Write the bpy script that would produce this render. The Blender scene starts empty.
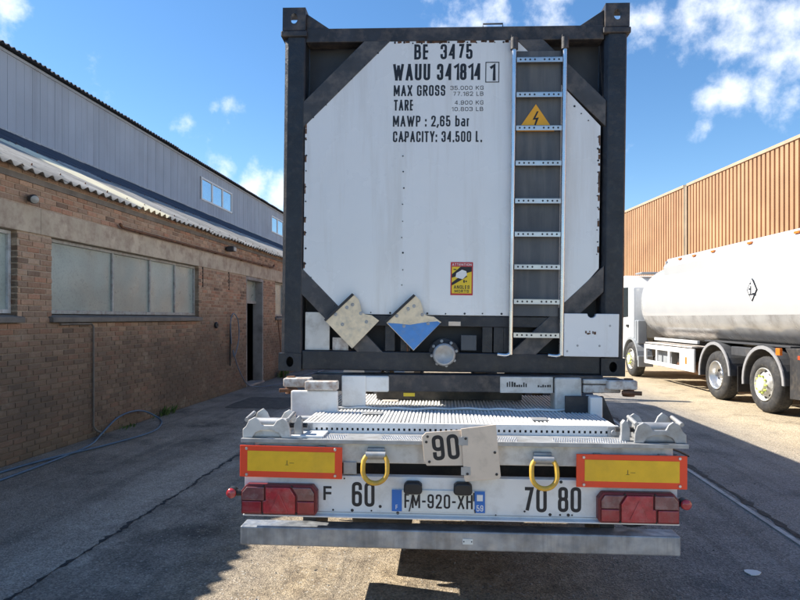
import bpy, math, random
from mathutils import Vector, Matrix
random.seed(7)
R = math.radians
scn = bpy.context.scene
COL = scn.collection

# ------------------------------------------------------------------ camera, sky, sun, exposure
CAM_H = 1.68
cd = bpy.data.cameras.new('camera'); cam = bpy.data.objects.new('camera', cd); COL.objects.link(cam)
cam.location = (0, 0, CAM_H); cam.rotation_euler = (R(90), 0, 0)
cd.sensor_width = 36; cd.lens = 27.0; cd.shift_y = 0.0225; cd.clip_start = .05; cd.clip_end = 3000
scn.camera = cam
SUN_TRAVEL = Vector((.976, -.295, -1.0)).normalized()
world = bpy.data.worlds.new('World'); scn.world = world; world.use_nodes = True
wn, wl = world.node_tree.nodes, world.node_tree.links
wn.clear()
def wnode(t, **k):
    n = wn.new(t)
    for a, b in k.items(): setattr(n, a, b)
    return n
def wmath(op, a, b=None, c=None):
    n = wnode('ShaderNodeMath', operation=op)
    for i, q in enumerate((a, b, c)):
        if q is None: continue
        if isinstance(q, (int, float)): n.inputs[i].default_value = q
        else: wl.new(q, n.inputs[i])
    return n.outputs[0]
sky = wnode('ShaderNodeTexSky', sky_type='NISHITA', sun_disc=False, sun_elevation=R(44.4), sun_rotation=R(-73.2),
            altitude=0, air_density=1.0, dust_density=.05, ozone_density=2.5)
tc = wnode('ShaderNodeTexCoord')
def sdir(u, v): return Vector(((u-400)/600, 1, (318-v)/600)).normalized()
wob = wnode('ShaderNodeTexNoise'); wob.inputs['Scale'].default_value = 9; wob.inputs['Detail'].default_value = 4
wl.new(tc.outputs['Generated'], wob.inputs['Vector'])
fbm = wnode('ShaderNodeTexNoise'); fbm.inputs['Scale'].default_value = 15; fbm.inputs['Detail'].default_value = 9; fbm.inputs['Roughness'].default_value = .6
wl.new(tc.outputs['Generated'], fbm.inputs['Vector'])
big = wnode('ShaderNodeTexNoise'); big.inputs['Scale'].default_value = 3.3; big.inputs['Detail'].default_value = 5
mpb = wnode('ShaderNodeMapping'); mpb.inputs['Location'].default_value = (3.1, 7.7, 1.3); mpb.inputs['Scale'].default_value = (1, 1, 1.8)
wl.new(tc.outputs['Generated'], mpb.inputs[0]); wl.new(mpb.outputs[0], big.inputs['Vector'])
dens = None
for (u, v, r, w) in [(5, 7, 19, .75), (6, 37, 20, .75), (94, 59, 15, .5), (213, 103, 14, .62), (228, 103, 15, .72), (226, 172, 22, .85), (250, 187, 30, 1.0),
                     (284, 196, 34, .95), (575, 16, 26, .45), (650, 18, 30, .6), (688, 20, 32, .7), (645, 40, 24, .4), (748, 14, 36, .7), (790, 14, 44, .75),
                     (778, 62, 26, .55), (735, 100, 24, .7), (766, 90, 24, .6), (798, 90, 24, .5), (738, 112, 18, .6), (707, 128, 12, .5), (712, 100, 20, .6),
                     (560, -12, 40, .6), (840, 50, 60, .9), (-30, 15, 40, .9)]:
    c = sdir(u, v)
    d = wnode('ShaderNodeVectorMath', operation='DISTANCE'); d.inputs[1].default_value = c
    wl.new(tc.outputs['Generated'], d.inputs[0])
    rr = r/600*1.0
    m = wmath('MULTIPLY_ADD', d.outputs['Value'], -1/rr, 1.0)      # 1 at centre, 0 at radius
    m = wmath('MULTIPLY', m, w)
    dens = m if dens is None else wmath('MAXIMUM', dens, m)
base = wmath('MULTIPLY_ADD', big.outputs['Fac'], 5.0, -3.15)
dens = wmath('MAXIMUM', dens, wmath('MINIMUM', base, 1.0))
dens = wmath('MAXIMUM', dens, -.6)
shape = wmath('ADD', dens, wmath('MULTIPLY_ADD', fbm.outputs['Fac'], 2.6, -1.3))
mr = wnode('ShaderNodeMapRange', interpolation_type='SMOOTHSTEP'); mr.inputs[1].default_value = .08; mr.inputs[2].default_value = 1.15
wl.new(shape, mr.inputs[0])
shade = wnode('ShaderNodeMapRange'); shade.inputs[1].default_value = .3; shade.inputs[2].default_value = 1.4; shade.inputs[3].default_value = 1.0; shade.inputs[4].default_value = .74
wl.new(shape, shade.inputs[0])
hsv = wnode('ShaderNodeHueSaturation'); hsv.inputs['Saturation'].default_value = 1.2; hsv.inputs['Value'].default_value = .88; wl.new(sky.outputs[0], hsv.inputs['Color'])
ccol = wnode('ShaderNodeVectorMath', operation='SCALE'); ccol.inputs[0].default_value = (6.9, 7.1, 7.4); wl.new(shade.outputs[0], ccol.inputs['Scale'])
mix = wnode('ShaderNodeMix', data_type='RGBA'); wl.new(mr.outputs[0], mix.inputs['Factor']); wl.new(hsv.outputs[0], mix.inputs[6]); wl.new(ccol.outputs[0], mix.inputs[7])
bg = wnode('ShaderNodeBackground'); bg.inputs['Strength'].default_value = .1; wl.new(mix.outputs[2], bg.inputs['Color'])
wo = wnode('ShaderNodeOutputWorld'); wl.new(bg.outputs[0], wo.inputs['Surface'])

sd = bpy.data.lights.new('sun', 'SUN'); sun = bpy.data.objects.new('sun', sd); COL.objects.link(sun)
sd.energy = 4.7; sd.angle = R(.53); sd.color = (1.0, .93, .82)
sun.rotation_euler = SUN_TRAVEL.to_track_quat('-Z', 'Y').to_euler(); sun.location = (-30, 10, 40)
scn.view_settings.view_transform = 'Standard'; scn.view_settings.look = 'None'
scn.view_settings.gamma = 1; scn.view_settings.use_curve_mapping = False; scn.view_settings.exposure = 1.14

# ------------------------------------------------------------------ helpers
class MB:
    def __init__(s): s.v = []; s.f = []; s.sm = []
    def add(s, vs, fs, smooth=False):
        n = len(s.v); s.v += [tuple(q) for q in vs]
        for f in fs: s.f.append([n+i for i in f]); s.sm.append(smooth)
        return s
    def box(s, x0, x1, y0, y1, z0, z1, M=None):
        vs = [(x, y, z) for x in (x0, x1) for y in (y0, y1) for z in (z0, z1)]
        if M is not None: vs = [M @ Vector(q) for q in vs]
        return s.add(vs, [(0, 1, 3, 2), (4, 6, 7, 5), (0, 4, 5, 1), (2, 3, 7, 6), (0, 2, 6, 4), (1, 5, 7, 3)])
    def prism(s, poly, axis, a, b, M=None, ins=None):
        """poly of 2D points; axis 'y': (x,z) extruded y a..b; 'x': (y,z); 'z': (x,y)"""
        ar = sum(poly[i][0]*poly[(i+1) % len(poly)][1]-poly[(i+1) % len(poly)][0]*poly[i][1] for i in range(len(poly)))
        if ar < 0: poly = poly[::-1]
        def P(p, t):
            q = (p[0], t, p[1]) if axis == 'y' else ((t, p[0], p[1]) if axis == 'x' else (p[0], p[1], t))
            return M @ Vector(q) if M is not None else q
        n = len(poly)
        vs = [P(p, a) for p in poly]+[P(p, b) for p in poly]
        fs = [list(range(n)), list(range(2*n-1, n-1, -1))]
        for i in range(n): j = (i+1) % n; fs.append((i, i+n, j+n, j))
        if axis != 'y': fs = [list(f)[::-1] for f in fs]
        return s.add(vs, fs)
    def cyl(s, p0, p1, r0, r1=None, n=16, cap=True, smooth=True):
        p0, p1 = Vector(p0), Vector(p1); r1 = r0 if r1 is None else r1
        d = (p1-p0).normalized(); a = d.orthogonal().normalized(); b = d.cross(a)
        vs = []
        for p, r in ((p0, r0), (p1, r1)):
            for i in range(n):
                t = 2*math.pi*i/n; vs.append(p+(a*math.cos(t)+b*math.sin(t))*r)
        s.add(vs, [(i, (i+1) % n, n+(i+1) % n, n+i) for i in range(n)], smooth)
        if cap: s.add(vs, [list(range(n-1, -1, -1)), list(range(n, 2*n))])
        return s
    def lathe(s, prof, o, d, n=32, smooth=True):
        """prof [(t along d, radius)]; axis through o along d"""
        o, d = Vector(o), Vector(d).normalized(); a = d.orthogonal().normalized(); b = d.cross(a)
        vs = []
        for (t, r) in prof:
            for i in range(n):
                q = 2*math.pi*i/n; vs.append(o+d*t+(a*math.cos(q)+b*math.sin(q))*r)
        m = len(prof)
        fs = [(k*n+i, k*n+(i+1) % n, (k+1)*n+(i+1) % n, (k+1)*n+i) for k in range(m-1) for i in range(n)]
        s.add(vs, fs, smooth); return s
    def tube(s, pts, r, n=8, closed=False):
        pts = [Vector(p) for p in pts]; m = len(pts); vs = []; up = None
        for i, p in enumerate(pts):
            if closed: d = pts[(i+1) % m]-pts[i-1]
            else: d = pts[min(i+1, m-1)]-pts[max(i-1, 0)]
            d.normalize()
            if up is None: up = d.orthogonal().normalized()
            up = (up-d*up.dot(d)).normalized(); b = d.cross(up)
            for k in range(n):
                t = 2*math.pi*k/n; vs.append(p+(up*math.cos(t)+b*math.sin(t))*r)
        fs = []
        for i in range(m if closed else m-1):
            j = (i+1) % m
            for k in range(n): fs.append((i*n+k, i*n+(k+1) % n, j*n+(k+1) % n, j*n+k))
        s.add(vs, fs, True)
        if not closed: s.add(vs[:n]+vs[-n:], [list(range(n-1, -1, -1)), list(range(n, 2*n))])
        return s
    def mesh(s, name, mat, bevel=0):
        me = bpy.data.meshes.new(name); me.from_pydata(s.v, [], s.f)
        me.polygons.foreach_set('use_smooth', s.sm)
        if mat is not None: me.materials.append(mat)
        me.update(); return me
    def build(s, name, mat, parent=None, bevel=0, seg=2):
        return link(name, s.mesh(name, mat), parent, bevel, seg)
def link(name, me, parent=None, bevel=0, seg=2):
    o = bpy.data.objects.new(name, me); COL.objects.link(o)
    if parent is not None: o.parent = parent
    if bevel:
        m = o.modifiers.new('bevel', 'BEVEL'); m.width = bevel; m.segments = seg; m.limit_method = 'ANGLE'; m.angle_limit = R(40)
    return o
def tag(o, label=None, cat=None, group=None, kind=None):
    if label: o['label'] = label
    if cat: o['category'] = cat
    if group: o['group'] = group
    if kind: o['kind'] = kind
    return o
def thing(name, label, cat, loc=(0, 0, 0), yaw=0, group=None):
    o = bpy.data.objects.new(name, None); COL.objects.link(o); o.location = loc; o.rotation_euler = (0, 0, R(-yaw)); o.empty_display_size = .2
    return tag(o, label, cat, group)
def box(name, mat, parent, x0, x1, y0, y1, z0, z1, bevel=.003):
    return MB().box(x0, x1, y0, y1, z0, z1).build(name, mat, parent, bevel)
def spline(pts, k=8):
    """Catmull-Rom through points"""
    pts = [Vector(p) for p in pts]; out = []
    for i in range(len(pts)-1):
        p0 = pts[max(i-1, 0)]; p1 = pts[i]; p2 = pts[i+1]; p3 = pts[min(i+2, len(pts)-1)]
        for j in range(k):
            t = j/k
            out.append(.5*((2*p1)+(p2-p0)*t+(2*p0-5*p1+4*p2-p3)*t*t+(3*p1-p0-3*p2+p3)*t**3))
    return out+[pts[-1]]

# ------------------------------------------------------------------ materials
def mat(name, col, rough=.6, metal=0, var=.12, scale=3.0, bump=0, bscale=40, dirt=None, dirt_amt=.5, dirt_scale=2.5, coat=0, streak=False, rvar=.1, spec=.5, rnd=0, fine=.0, valley_shade=0):
    m = bpy.data.materials.new(name); m.use_nodes = True
    N, L = m.node_tree.nodes, m.node_tree.links; b = N['Principled BSDF']
    b.inputs['Metallic'].default_value = metal; b.inputs['Roughness'].default_value = rough
    b.inputs['Specular IOR Level'].default_value = spec
    if coat: b.inputs['Coat Weight'].default_value = coat; b.inputs['Coat Roughness'].default_value = .06
    g = N.new('ShaderNodeNewGeometry')
    vec = g.outputs['Position']
    def noise(sc, det=5, ro=.55, st=False):
        t = N.new('ShaderNodeTexNoise'); t.inputs['Scale'].default_value = sc; t.inputs['Detail'].default_value = det; t.inputs['Roughness'].default_value = ro
        if st:
            mp = N.new('ShaderNodeMapping'); mp.inputs['Scale'].default_value = (1, 1, .08); L.new(vec, mp.inputs[0]); L.new(mp.outputs[0], t.inputs['Vector'])
        else: L.new(vec, t.inputs['Vector'])
        return t.outputs['Fac']
    def ramp(src, lo, hi, a=0., c=1.):
        r = N.new('ShaderNodeMapRange'); r.inputs[1].default_value = lo; r.inputs[2].default_value = hi; r.inputs[3].default_value = a; r.inputs[4].default_value = c
        L.new(src, r.inputs[0]); return r.outputs[0]
    def mx(f, a, c, typ='MIX'):
        x = N.new('ShaderNodeMix'); x.data_type = 'RGBA'; x.blend_type = typ
        for sck, q in ((0, f), (6, a), (7, c)):
            if hasattr(q, 'links'): L.new(q, x.inputs[sck])
            elif sck == 0: x.inputs[0].default_value = q
            else: x.inputs[sck].default_value = (*q[:3], 1)
        return x.outputs[2]
    c = mx(ramp(noise(scale), .3, .7), [max(0, q*(1-var)) for q in col], [min(1, q*(1+var)) for q in col])
    if rnd:
        oi = N.new('ShaderNodeObjectInfo'); ad = N.new('ShaderNodeMath'); ad.operation = 'ADD'
        L.new(oi.outputs['Random'], ad.inputs[0]); L.new(g.outputs['Random Per Island'], ad.inputs[1])
        fr = N.new('ShaderNodeMath'); fr.operation = 'FRACT'; L.new(ad.outputs[0], fr.inputs[0])
        v = ramp(fr.outputs[0], 0, 1, 1-rnd, 1+rnd)
        vm = N.new('ShaderNodeVectorMath'); vm.operation = 'SCALE'; L.new(c, vm.inputs[0]); L.new(v, vm.inputs['Scale']); c = vm.outputs[0]
    if fine: c = mx(ramp(noise(220, 2), .35, .65), c, mx(1.0, c, (1-fine,)*3, 'MULTIPLY'))
    if dirt:
        d = ramp(noise(dirt_scale, 8, .65, streak), .62-.3*dirt_amt, .78-.2*dirt_amt, 0, min(1, dirt_amt*1.2))
        c = mx(d, c, dirt)
    if valley_shade:  # wave troughs darkened in the colour, standing in for their shading
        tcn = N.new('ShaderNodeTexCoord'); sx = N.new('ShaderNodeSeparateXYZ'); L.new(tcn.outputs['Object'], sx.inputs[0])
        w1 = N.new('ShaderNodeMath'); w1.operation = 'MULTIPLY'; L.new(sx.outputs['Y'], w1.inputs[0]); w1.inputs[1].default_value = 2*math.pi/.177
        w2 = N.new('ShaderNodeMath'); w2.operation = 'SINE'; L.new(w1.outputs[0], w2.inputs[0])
        w3 = N.new('ShaderNodeMath'); w3.operation = 'MULTIPLY'; L.new(ramp(w2.outputs[0], -.95, .1, valley_shade, 0.), w3.inputs[0]); L.new(ramp(noise(4, 6), .3, .6, .45, 1.), w3.inputs[1])
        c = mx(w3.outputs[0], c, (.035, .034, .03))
    L.new(c, b.inputs['Base Color'])
    if rvar: L.new(ramp(noise(scale*2.3), .3, .7, max(.02, rough-rvar), min(1, rough+rvar)), b.inputs['Roughness'])
    if bump:
        bn = N.new('ShaderNodeBump'); bn.inputs['Strength'].default_value = bump; bn.inputs['Distance'].default_value = .01
        L.new(noise(bscale, 6, .6), bn.inputs['Height']); L.new(bn.outputs[0], b.inputs['Normal'])
    return m
M = {}
M['frame'] = mat('dark_frame_paint', (.016, .019, .027), .42, var=.3, scale=5, dirt=(.06, .055, .052), dirt_amt=.42, dirt_scale=17, bump=.3, bscale=45)
M['frame_worn'] = mat('worn_frame_paint', (.03, .03, .036), .5, var=.35, scale=6, dirt=(.15, .12, .1), dirt_amt=.55, dirt_scale=9, bump=.2, bscale=50)
M['brace'] = mat('scuffed_brace_paint', (.05, .05, .055), .5, var=.35, scale=5, dirt=(.19, .16, .14), dirt_amt=.55, dirt_scale=7, bump=.2)
M['back'] = mat('dark_recess_sheet', (.03, .035, .045), .6, var=.2, dirt=(.07, .07, .07), dirt_amt=.4)
M['panel'] = mat('white_container_sheet', (.8, .81, .82), .27, var=.04, scale=.9, coat=.25, dirt=(.58, .55, .51), dirt_amt=.38, dirt_scale=8, streak=True, bump=.6, bscale=1.6)
M['greypanel'] = mat('grey_walk_panel', (.075, .083, .095), .55, var=.2, scale=4, dirt=(.2, .19, .18), dirt_amt=.4, dirt_scale=8, streak=True)
M['chrome'] = mat('polished_steel', (.72, .72, .73), .28, 1, var=.1, rvar=.1)
M['galv'] = mat('galvanised_steel', (.33, .35, .38), .5, .6, var=.35, scale=9, dirt=(.15, .155, .165), dirt_amt=.5, dirt_scale=14, streak=True, rvar=.14, bump=.05)
M['galvdull'] = mat('dull_galvanised_steel', (.4, .41, .42), .55, .5, var=.2, scale=10, dirt=(.25, .23, .2), dirt_amt=.45, dirt_scale=12)
M['white'] = mat('white_truck_paint', (.76, .76, .75), .42, var=.05, scale=3, dirt=(.45, .42, .38), dirt_amt=.4, dirt_scale=8, bump=.03, bscale=20)
M['whitedirty'] = mat('dirty_white_paint', (.66, .64, .6), .5, var=.12, scale=6, dirt=(.3, .26, .21), dirt_amt=.5, dirt_scale=10, bump=.06)
M['creamboard'] = mat('cream_board', (.72, .6, .48), .5, var=.06, scale=8, dirt=(.42, .35, .28), dirt_amt=.33, dirt_scale=14)
M['ink'] = mat('black_lettering', (.012, .014, .02), .5, var=.1, rvar=0)
M['black'] = mat('black_plastic', (.018, .018, .02), .5, var=.2, rvar=.1)
M['rubber'] = mat('tyre_rubber', (.03, .03, .032), .8, var=.25, scale=12, dirt=(.11, .1, .085), dirt_amt=.45, dirt_scale=9)
M['reflred'] = mat('red_reflective_sheet', (.86, .07, .02), .4, var=.06, dirt=(.4, .08, .04), dirt_amt=.25)
M['reflyel'] = mat('yellow_reflective_sheet', (.85, .5, .02), .42, var=.08, scale=14, dirt=(.5, .3, .04), dirt_amt=.3)
M['lensred'] = mat('red_lens', (.3, .02, .028), .18, var=.2, scale=20, coat=.6, dirt=(.3, .1, .1), dirt_amt=.4, dirt_scale=14)
M['lensbright'] = mat('bright_red_lens', (.4, .028, .038), .2, var=.3, scale=24, coat=.5, dirt=(.42, .14, .14), dirt_amt=.45, dirt_scale=18)
M['lensdark'] = mat('smoky_lens', (.2, .075, .075), .16, var=.3, scale=18, coat=.7, dirt=(.3, .26, .25), dirt_amt=.4, dirt_scale=20)
M['lensorange'] = mat('orange_lens', (.8, .2, .02), .25, var=.1, coat=.5)
M['lenshouse'] = mat('lamp_housing', (.16, .018, .024), .4, var=.2)
M['yellow'] = mat('yellow_ring_paint', (.7, .42, .05), .5, var=.15, scale=12, dirt=(.35, .22, .08), dirt_amt=.5, dirt_scale=18, bump=.1)
M['blue'] = mat('number_plate_blue', (.02, .16, .55), .35, var=.08)
M['plate'] = mat('number_plate_white', (.72, .74, .72), .35, var=.05, dirt=(.4, .4, .36), dirt_amt=.3, dirt_scale=18)
M['placard'] = mat('bare_metal_placard', (.78, .65, .46), .42, .1, var=.12, scale=20, dirt=(.36, .34, .31), dirt_amt=.45, dirt_scale=17, rvar=.15)
M['placardblue'] = mat('blue_placard_paint', (.07, .24, .58), .4, var=.12, scale=12, dirt=(.2, .28, .4), dirt_amt=.35, dirt_scale=22)
M['signred'] = mat('warning_red', (.5, .03, .04), .45, var=.08)
M['signyel'] = mat('warning_yellow', (.86, .6, .03), .45, var=.05)
M['signorange'] = mat('warning_orange', (.84, .4, .02), .45, var=.07, scale=10)
M['signwhite'] = mat('warning_white', (.8, .8, .8), .45, var=.03)
M['rust'] = mat('rusty_steel', (.16, .075, .04), .85, var=.35, scale=14, dirt=(.06, .04, .03), dirt_amt=.6, dirt_scale=12, bump=.3)
M['rustwhite'] = mat('rust_chipped_white_paint', (.62, .6, .57), .55, var=.1, dirt=(.2, .09, .04), dirt_amt=.62, dirt_scale=16, bump=.15)
M['chassis'] = mat('chassis_black', (.03, .03, .032), .6, var=.3, scale=6, dirt=(.12, .1, .08), dirt_amt=.5, dirt_scale=7)
M['alu'] = mat('aluminium', (.6, .61, .62), .36, .9, var=.1, rvar=.12)
M['rimwhite'] = mat('painted_rim', (.5, .5, .48), .45, .3, var=.12, scale=10, dirt=(.25, .22, .18), dirt_amt=.5, dirt_scale=12)
M['nut'] = mat('yellow_green_nut_marker', (.62, .72, .16), .5, var=.08)
M['glass'] = mat('dark_window_glass', (.03, .04, .045), .06, var=.1, coat=.4, rvar=.02)
M['cream'] = mat('cream_hub', (.72, .72, .55), .45, var=.08)
# left building
M['concrete'] = mat('weathered_concrete', (.5, .42, .315), .9, var=.2, scale=2.5, dirt=(.27, .2, .15), dirt_amt=.72, dirt_scale=5, bump=.35, bscale=30)
M['concgrey'] = mat('grey_jamb_concrete', (.3, .28, .26), .9, var=.2, scale=3, dirt=(.09, .08, .07), dirt_amt=.5, bump=.3)
M['sill'] = mat('dark_window_sill', (.16, .145, .13), .85, var=.25, scale=5, dirt=(.2, .17, .14), dirt_amt=.4, bump=.3)
M['pane'] = mat('whitewashed_dirty_pane', (.3, .355, .33), .34, var=.25, scale=1.3, dirt=(.09, .1, .095), dirt_amt=.36, dirt_scale=34, rvar=.12, rnd=.16)
M['winframe'] = mat('corroded_window_frame', (.33, .34, .33), .6, .1, var=.2, scale=8, dirt=(.16, .1, .07), dirt_amt=.5, dirt_scale=12)
M['winframelight'] = mat('pale_window_frame', (.5, .52, .53), .6, var=.2, scale=8, dirt=(.22, .16, .12), dirt_amt=.5, dirt_scale=12)
M['fibre'] = mat('old_fibre_cement', (.33, .32, .3), .9, var=.25, scale=1.6, dirt=(.14, .135, .125), dirt_amt=.5, dirt_scale=3, bump=.3, rnd=.15, valley_shade=.9, spec=.2)
M['fibredark'] = mat('dark_shade_fibre_cement', (.075, .08, .1), .85, var=.2, scale=1.6, dirt=(.13, .13, .13), dirt_amt=.35, rnd=.12, valley_shade=.7, spec=.2)  # darker copy of the fibre cement; on the lean-to it paints shade
M['rooflight'] = mat('cream_plastic_roof_sheet', (.8, .72, .5), .5, var=.08, scale=2, dirt=(.5, .44, .3), dirt_amt=.35)
M['clad'] = mat('blue_grey_board', (.34, .385, .455), .6, var=.07, scale=.8, dirt=(.22, .24, .28), dirt_amt=.35, dirt_scale=3, streak=True, rnd=.05)
M['cladback'] = mat('dark_board_gap', (.05, .055, .065), .8)
M['pvc'] = mat('white_window_plastic', (.7, .71, .72), .4, var=.04)
M['skyglass'] = mat('upper_window_glass', (.62, .72, .8), .03, .95, var=.05, rvar=.01)
M['interior'] = mat('dark_interior', (.02, .02, .02), .9)
M['orange'] = mat('orange_brown_coated_sheet', (.46, .26, .135), .6, var=.2, scale=.6, dirt=(.3, .13, .06), dirt_amt=.35, dirt_scale=2.5, streak=True)
M['trim'] = mat('pale_trim', (.5, .36, .24), .6, var=.1)
M['postgrey'] = mat('weathered_post', (.2, .16, .11), .8, var=.2, dirt=(.1, .08, .06), dirt_amt=.5)
M['tankwhite'] = mat('glossy_white_tank_paint', (.5, .51, .515), .2, var=.03, scale=1.5, coat=.5, dirt=(.6, .58, .53), dirt_amt=.3, dirt_scale=2, streak=False, rvar=.06)
M['belly'] = mat('dull_polished_belly', (.56, .56, .55), .22, .4, var=.15, scale=2, dirt=(.24, .22, .2), dirt_amt=.45, dirt_scale=3, rvar=.1)
M['cabwhite'] = mat('white_cab_paint', (.76, .77, .77), .28, var=.03, coat=.4, dirt=(.5, .47, .42), dirt_amt=.25)
M['cabgrey'] = mat('grey_cab_plastic', (.3, .32, .34), .55, var=.1)
M['fender'] = mat('dark_grey_fender_plastic', (.06, .062, .068), .5, var=.2, scale=7, dirt=(.16, .14, .12), dirt_amt=.4)
M['fendertrim'] = mat('light_grey_fender_edge', (.3, .3, .31), .5, var=.1)
M['hose'] = mat('blue_hose_rubber', (.06, .12, .2), .45, var=.15)
M['hosegrey'] = mat('grey_hose_rubber', (.12, .16, .22), .5, var=.15)
M['leaf'] = mat('weed_leaf', (.07, .13, .03), .6, var=.35, scale=30)
M['lampbody'] = mat('dark_lamp_body', (.04, .04, .045), .5, var=.2)
M['lampglass'] = mat('dull_lamp_glass', (.3, .3, .28), .3, var=.2)
M['fleckwhite'] = mat('white_fleck', (.8, .79, .74), .7, var=.05)  # white of the sheets that stand in for sun flecks
M['tar'] = mat('tar_seam', (.016, .016, .017), .7, var=.4, scale=10, bump=.5)
M['stone'] = mat('grit_stone', (.22, .2, .17), .9, var=.4, scale=30, rnd=.5)
M['drain'] = mat('slot_drain_steel', (.42, .42, .41), .6, .2, var=.2, scale=6, dirt=(.12, .11, .1), dirt_amt=.5, dirt_scale=5)

def brick_mat(mortar=False):
    m = bpy.data.materials.new('old_mortar' if mortar else 'weathered_brick'); m.use_nodes = True
    N, L = m.node_tree.nodes, m.node_tree.links; b = N['Principled BSDF']; b.inputs['Roughness'].default_value = .9; b.inputs['Specular IOR Level'].default_value = .25
    g = N.new('ShaderNodeNewGeometry'); oi = N.new('ShaderNodeObjectInfo')
    ad = N.new('ShaderNodeMath'); ad.operation = 'ADD'; L.new(oi.outputs['Random'], ad.inputs[0]); L.new(g.outputs['Random Per Island'], ad.inputs[1])
    fr = N.new('ShaderNodeMath'); fr.operation = 'FRACT'; L.new(ad.outputs[0], fr.inputs[0])
    cr = N.new('ShaderNodeValToRGB'); L.new(fr.outputs[0], cr.inputs[0]); cr.color_ramp.interpolation = 'LINEAR'
    e = cr.color_ramp.elements
    e[0].position = 0; e[0].color = (.2, .15, .12, 1); e[1].position = 1; e[1].color = (.5, .37, .27, 1)
    for p, c in ((.15, (.42, .31, .23, 1)), (.35, (.33, .22, .16, 1)), (.5, (.45, .27, .19, 1)), (.65, (.5, .395, .3, 1)), (.8, (.31, .24, .19, 1))):
        q = e.new(p); q.color = c
    def noise(sc, det=6, scl=None):
        t = N.new('ShaderNodeTexNoise'); t.inputs['Scale'].default_value = sc; t.inputs['Detail'].default_value = det; t.inputs['Roughness'].default_value = .62
        if scl:
            mp = N.new('ShaderNodeMapping'); mp.inputs['Scale'].default_value = scl; L.new(g.outputs['Position'], mp.inputs[0]); L.new(mp.outputs[0], t.inputs['Vector'])
        else: L.new(g.outputs['Position'], t.inputs['Vector'])
        return t.outputs['Fac']
    def rng(src, lo, hi, a=0., c=1.):
        r = N.new('ShaderNodeMapRange'); r.inputs[1].default_value = lo; r.inputs[2].default_value = hi; r.inputs[3].default_value = a; r.inputs[4].default_value = c; L.new(src, r.inputs[0]); return r.outputs[0]
    def mx(f, a, c, typ='MIX'):
        x = N.new('ShaderNodeMix'); x.data_type = 'RGBA'; x.blend_type = typ
        if hasattr(f, 'links'): L.new(f, x.inputs[0])
        else: x.inputs[0].default_value = f
        for k, q in ((6, a), (7, c)):
            if hasattr(q, 'links'): L.new(q, x.inputs[k])
            else: x.inputs[k].default_value = (*q, 1)
        return x.outputs[2]
    if mortar:
        e[0].color = e[-1].color = (.46, .4, .325, 1)
        while len(e) > 2: e.remove(e[1])
    c = mx(rng(noise(35), .3, .7), mx(1., cr.outputs[0], (1.03, .93, .86), 'MULTIPLY'), mx(1., cr.outputs[0], (.72, .63, .57), 'MULTIPLY'))
    # soot grime film below the sills: ragged upper border, patchy
    sp = N.new('ShaderNodeSeparateXYZ'); L.new(g.outputs['Position'], sp.inputs[0])
    z = N.new('ShaderNodeMath'); z.operation = 'MULTIPLY_ADD'; L.new(noise(1.1, 6), z.inputs[0]); z.inputs[1].default_value = 1.6; L.new(sp.outputs['Z'], z.inputs[2])
    grime = rng(z.outputs[0], 1.9, 2.7, .9, 0.)
    gm = N.new('ShaderNodeMath'); gm.operation = 'MULTIPLY'; L.new(grime, gm.inputs[0]); L.new(rng(noise(.55, 4), .3, .62, .55, 1.), gm.inputs[1])
    c = mx(gm.outputs[0], c, (.105, .086, .07) if not mortar else (.12, .1, .08))
    # pale mortar smear / efflorescence
    c = mx(rng(noise(2.6, 8), .56, .74, 0, .45), c, (.36, .31, .25))
    c = mx(rng(sp.outputs['Z'], .02, .25, .22, 0.), c, (.12, .115, .07))
    L.new(c, b.inputs['Base Color'])
    bn = N.new('ShaderNodeBump'); bn.inputs['Strength'].default_value = .5; bn.inputs['Distance'].default_value = .008; L.new(noise(70), bn.inputs['Height']); L.new(bn.outputs[0], b.inputs['Normal'])
    return m
M['brick'] = brick_mat(); M['mortar'] = brick_mat(True)

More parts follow.
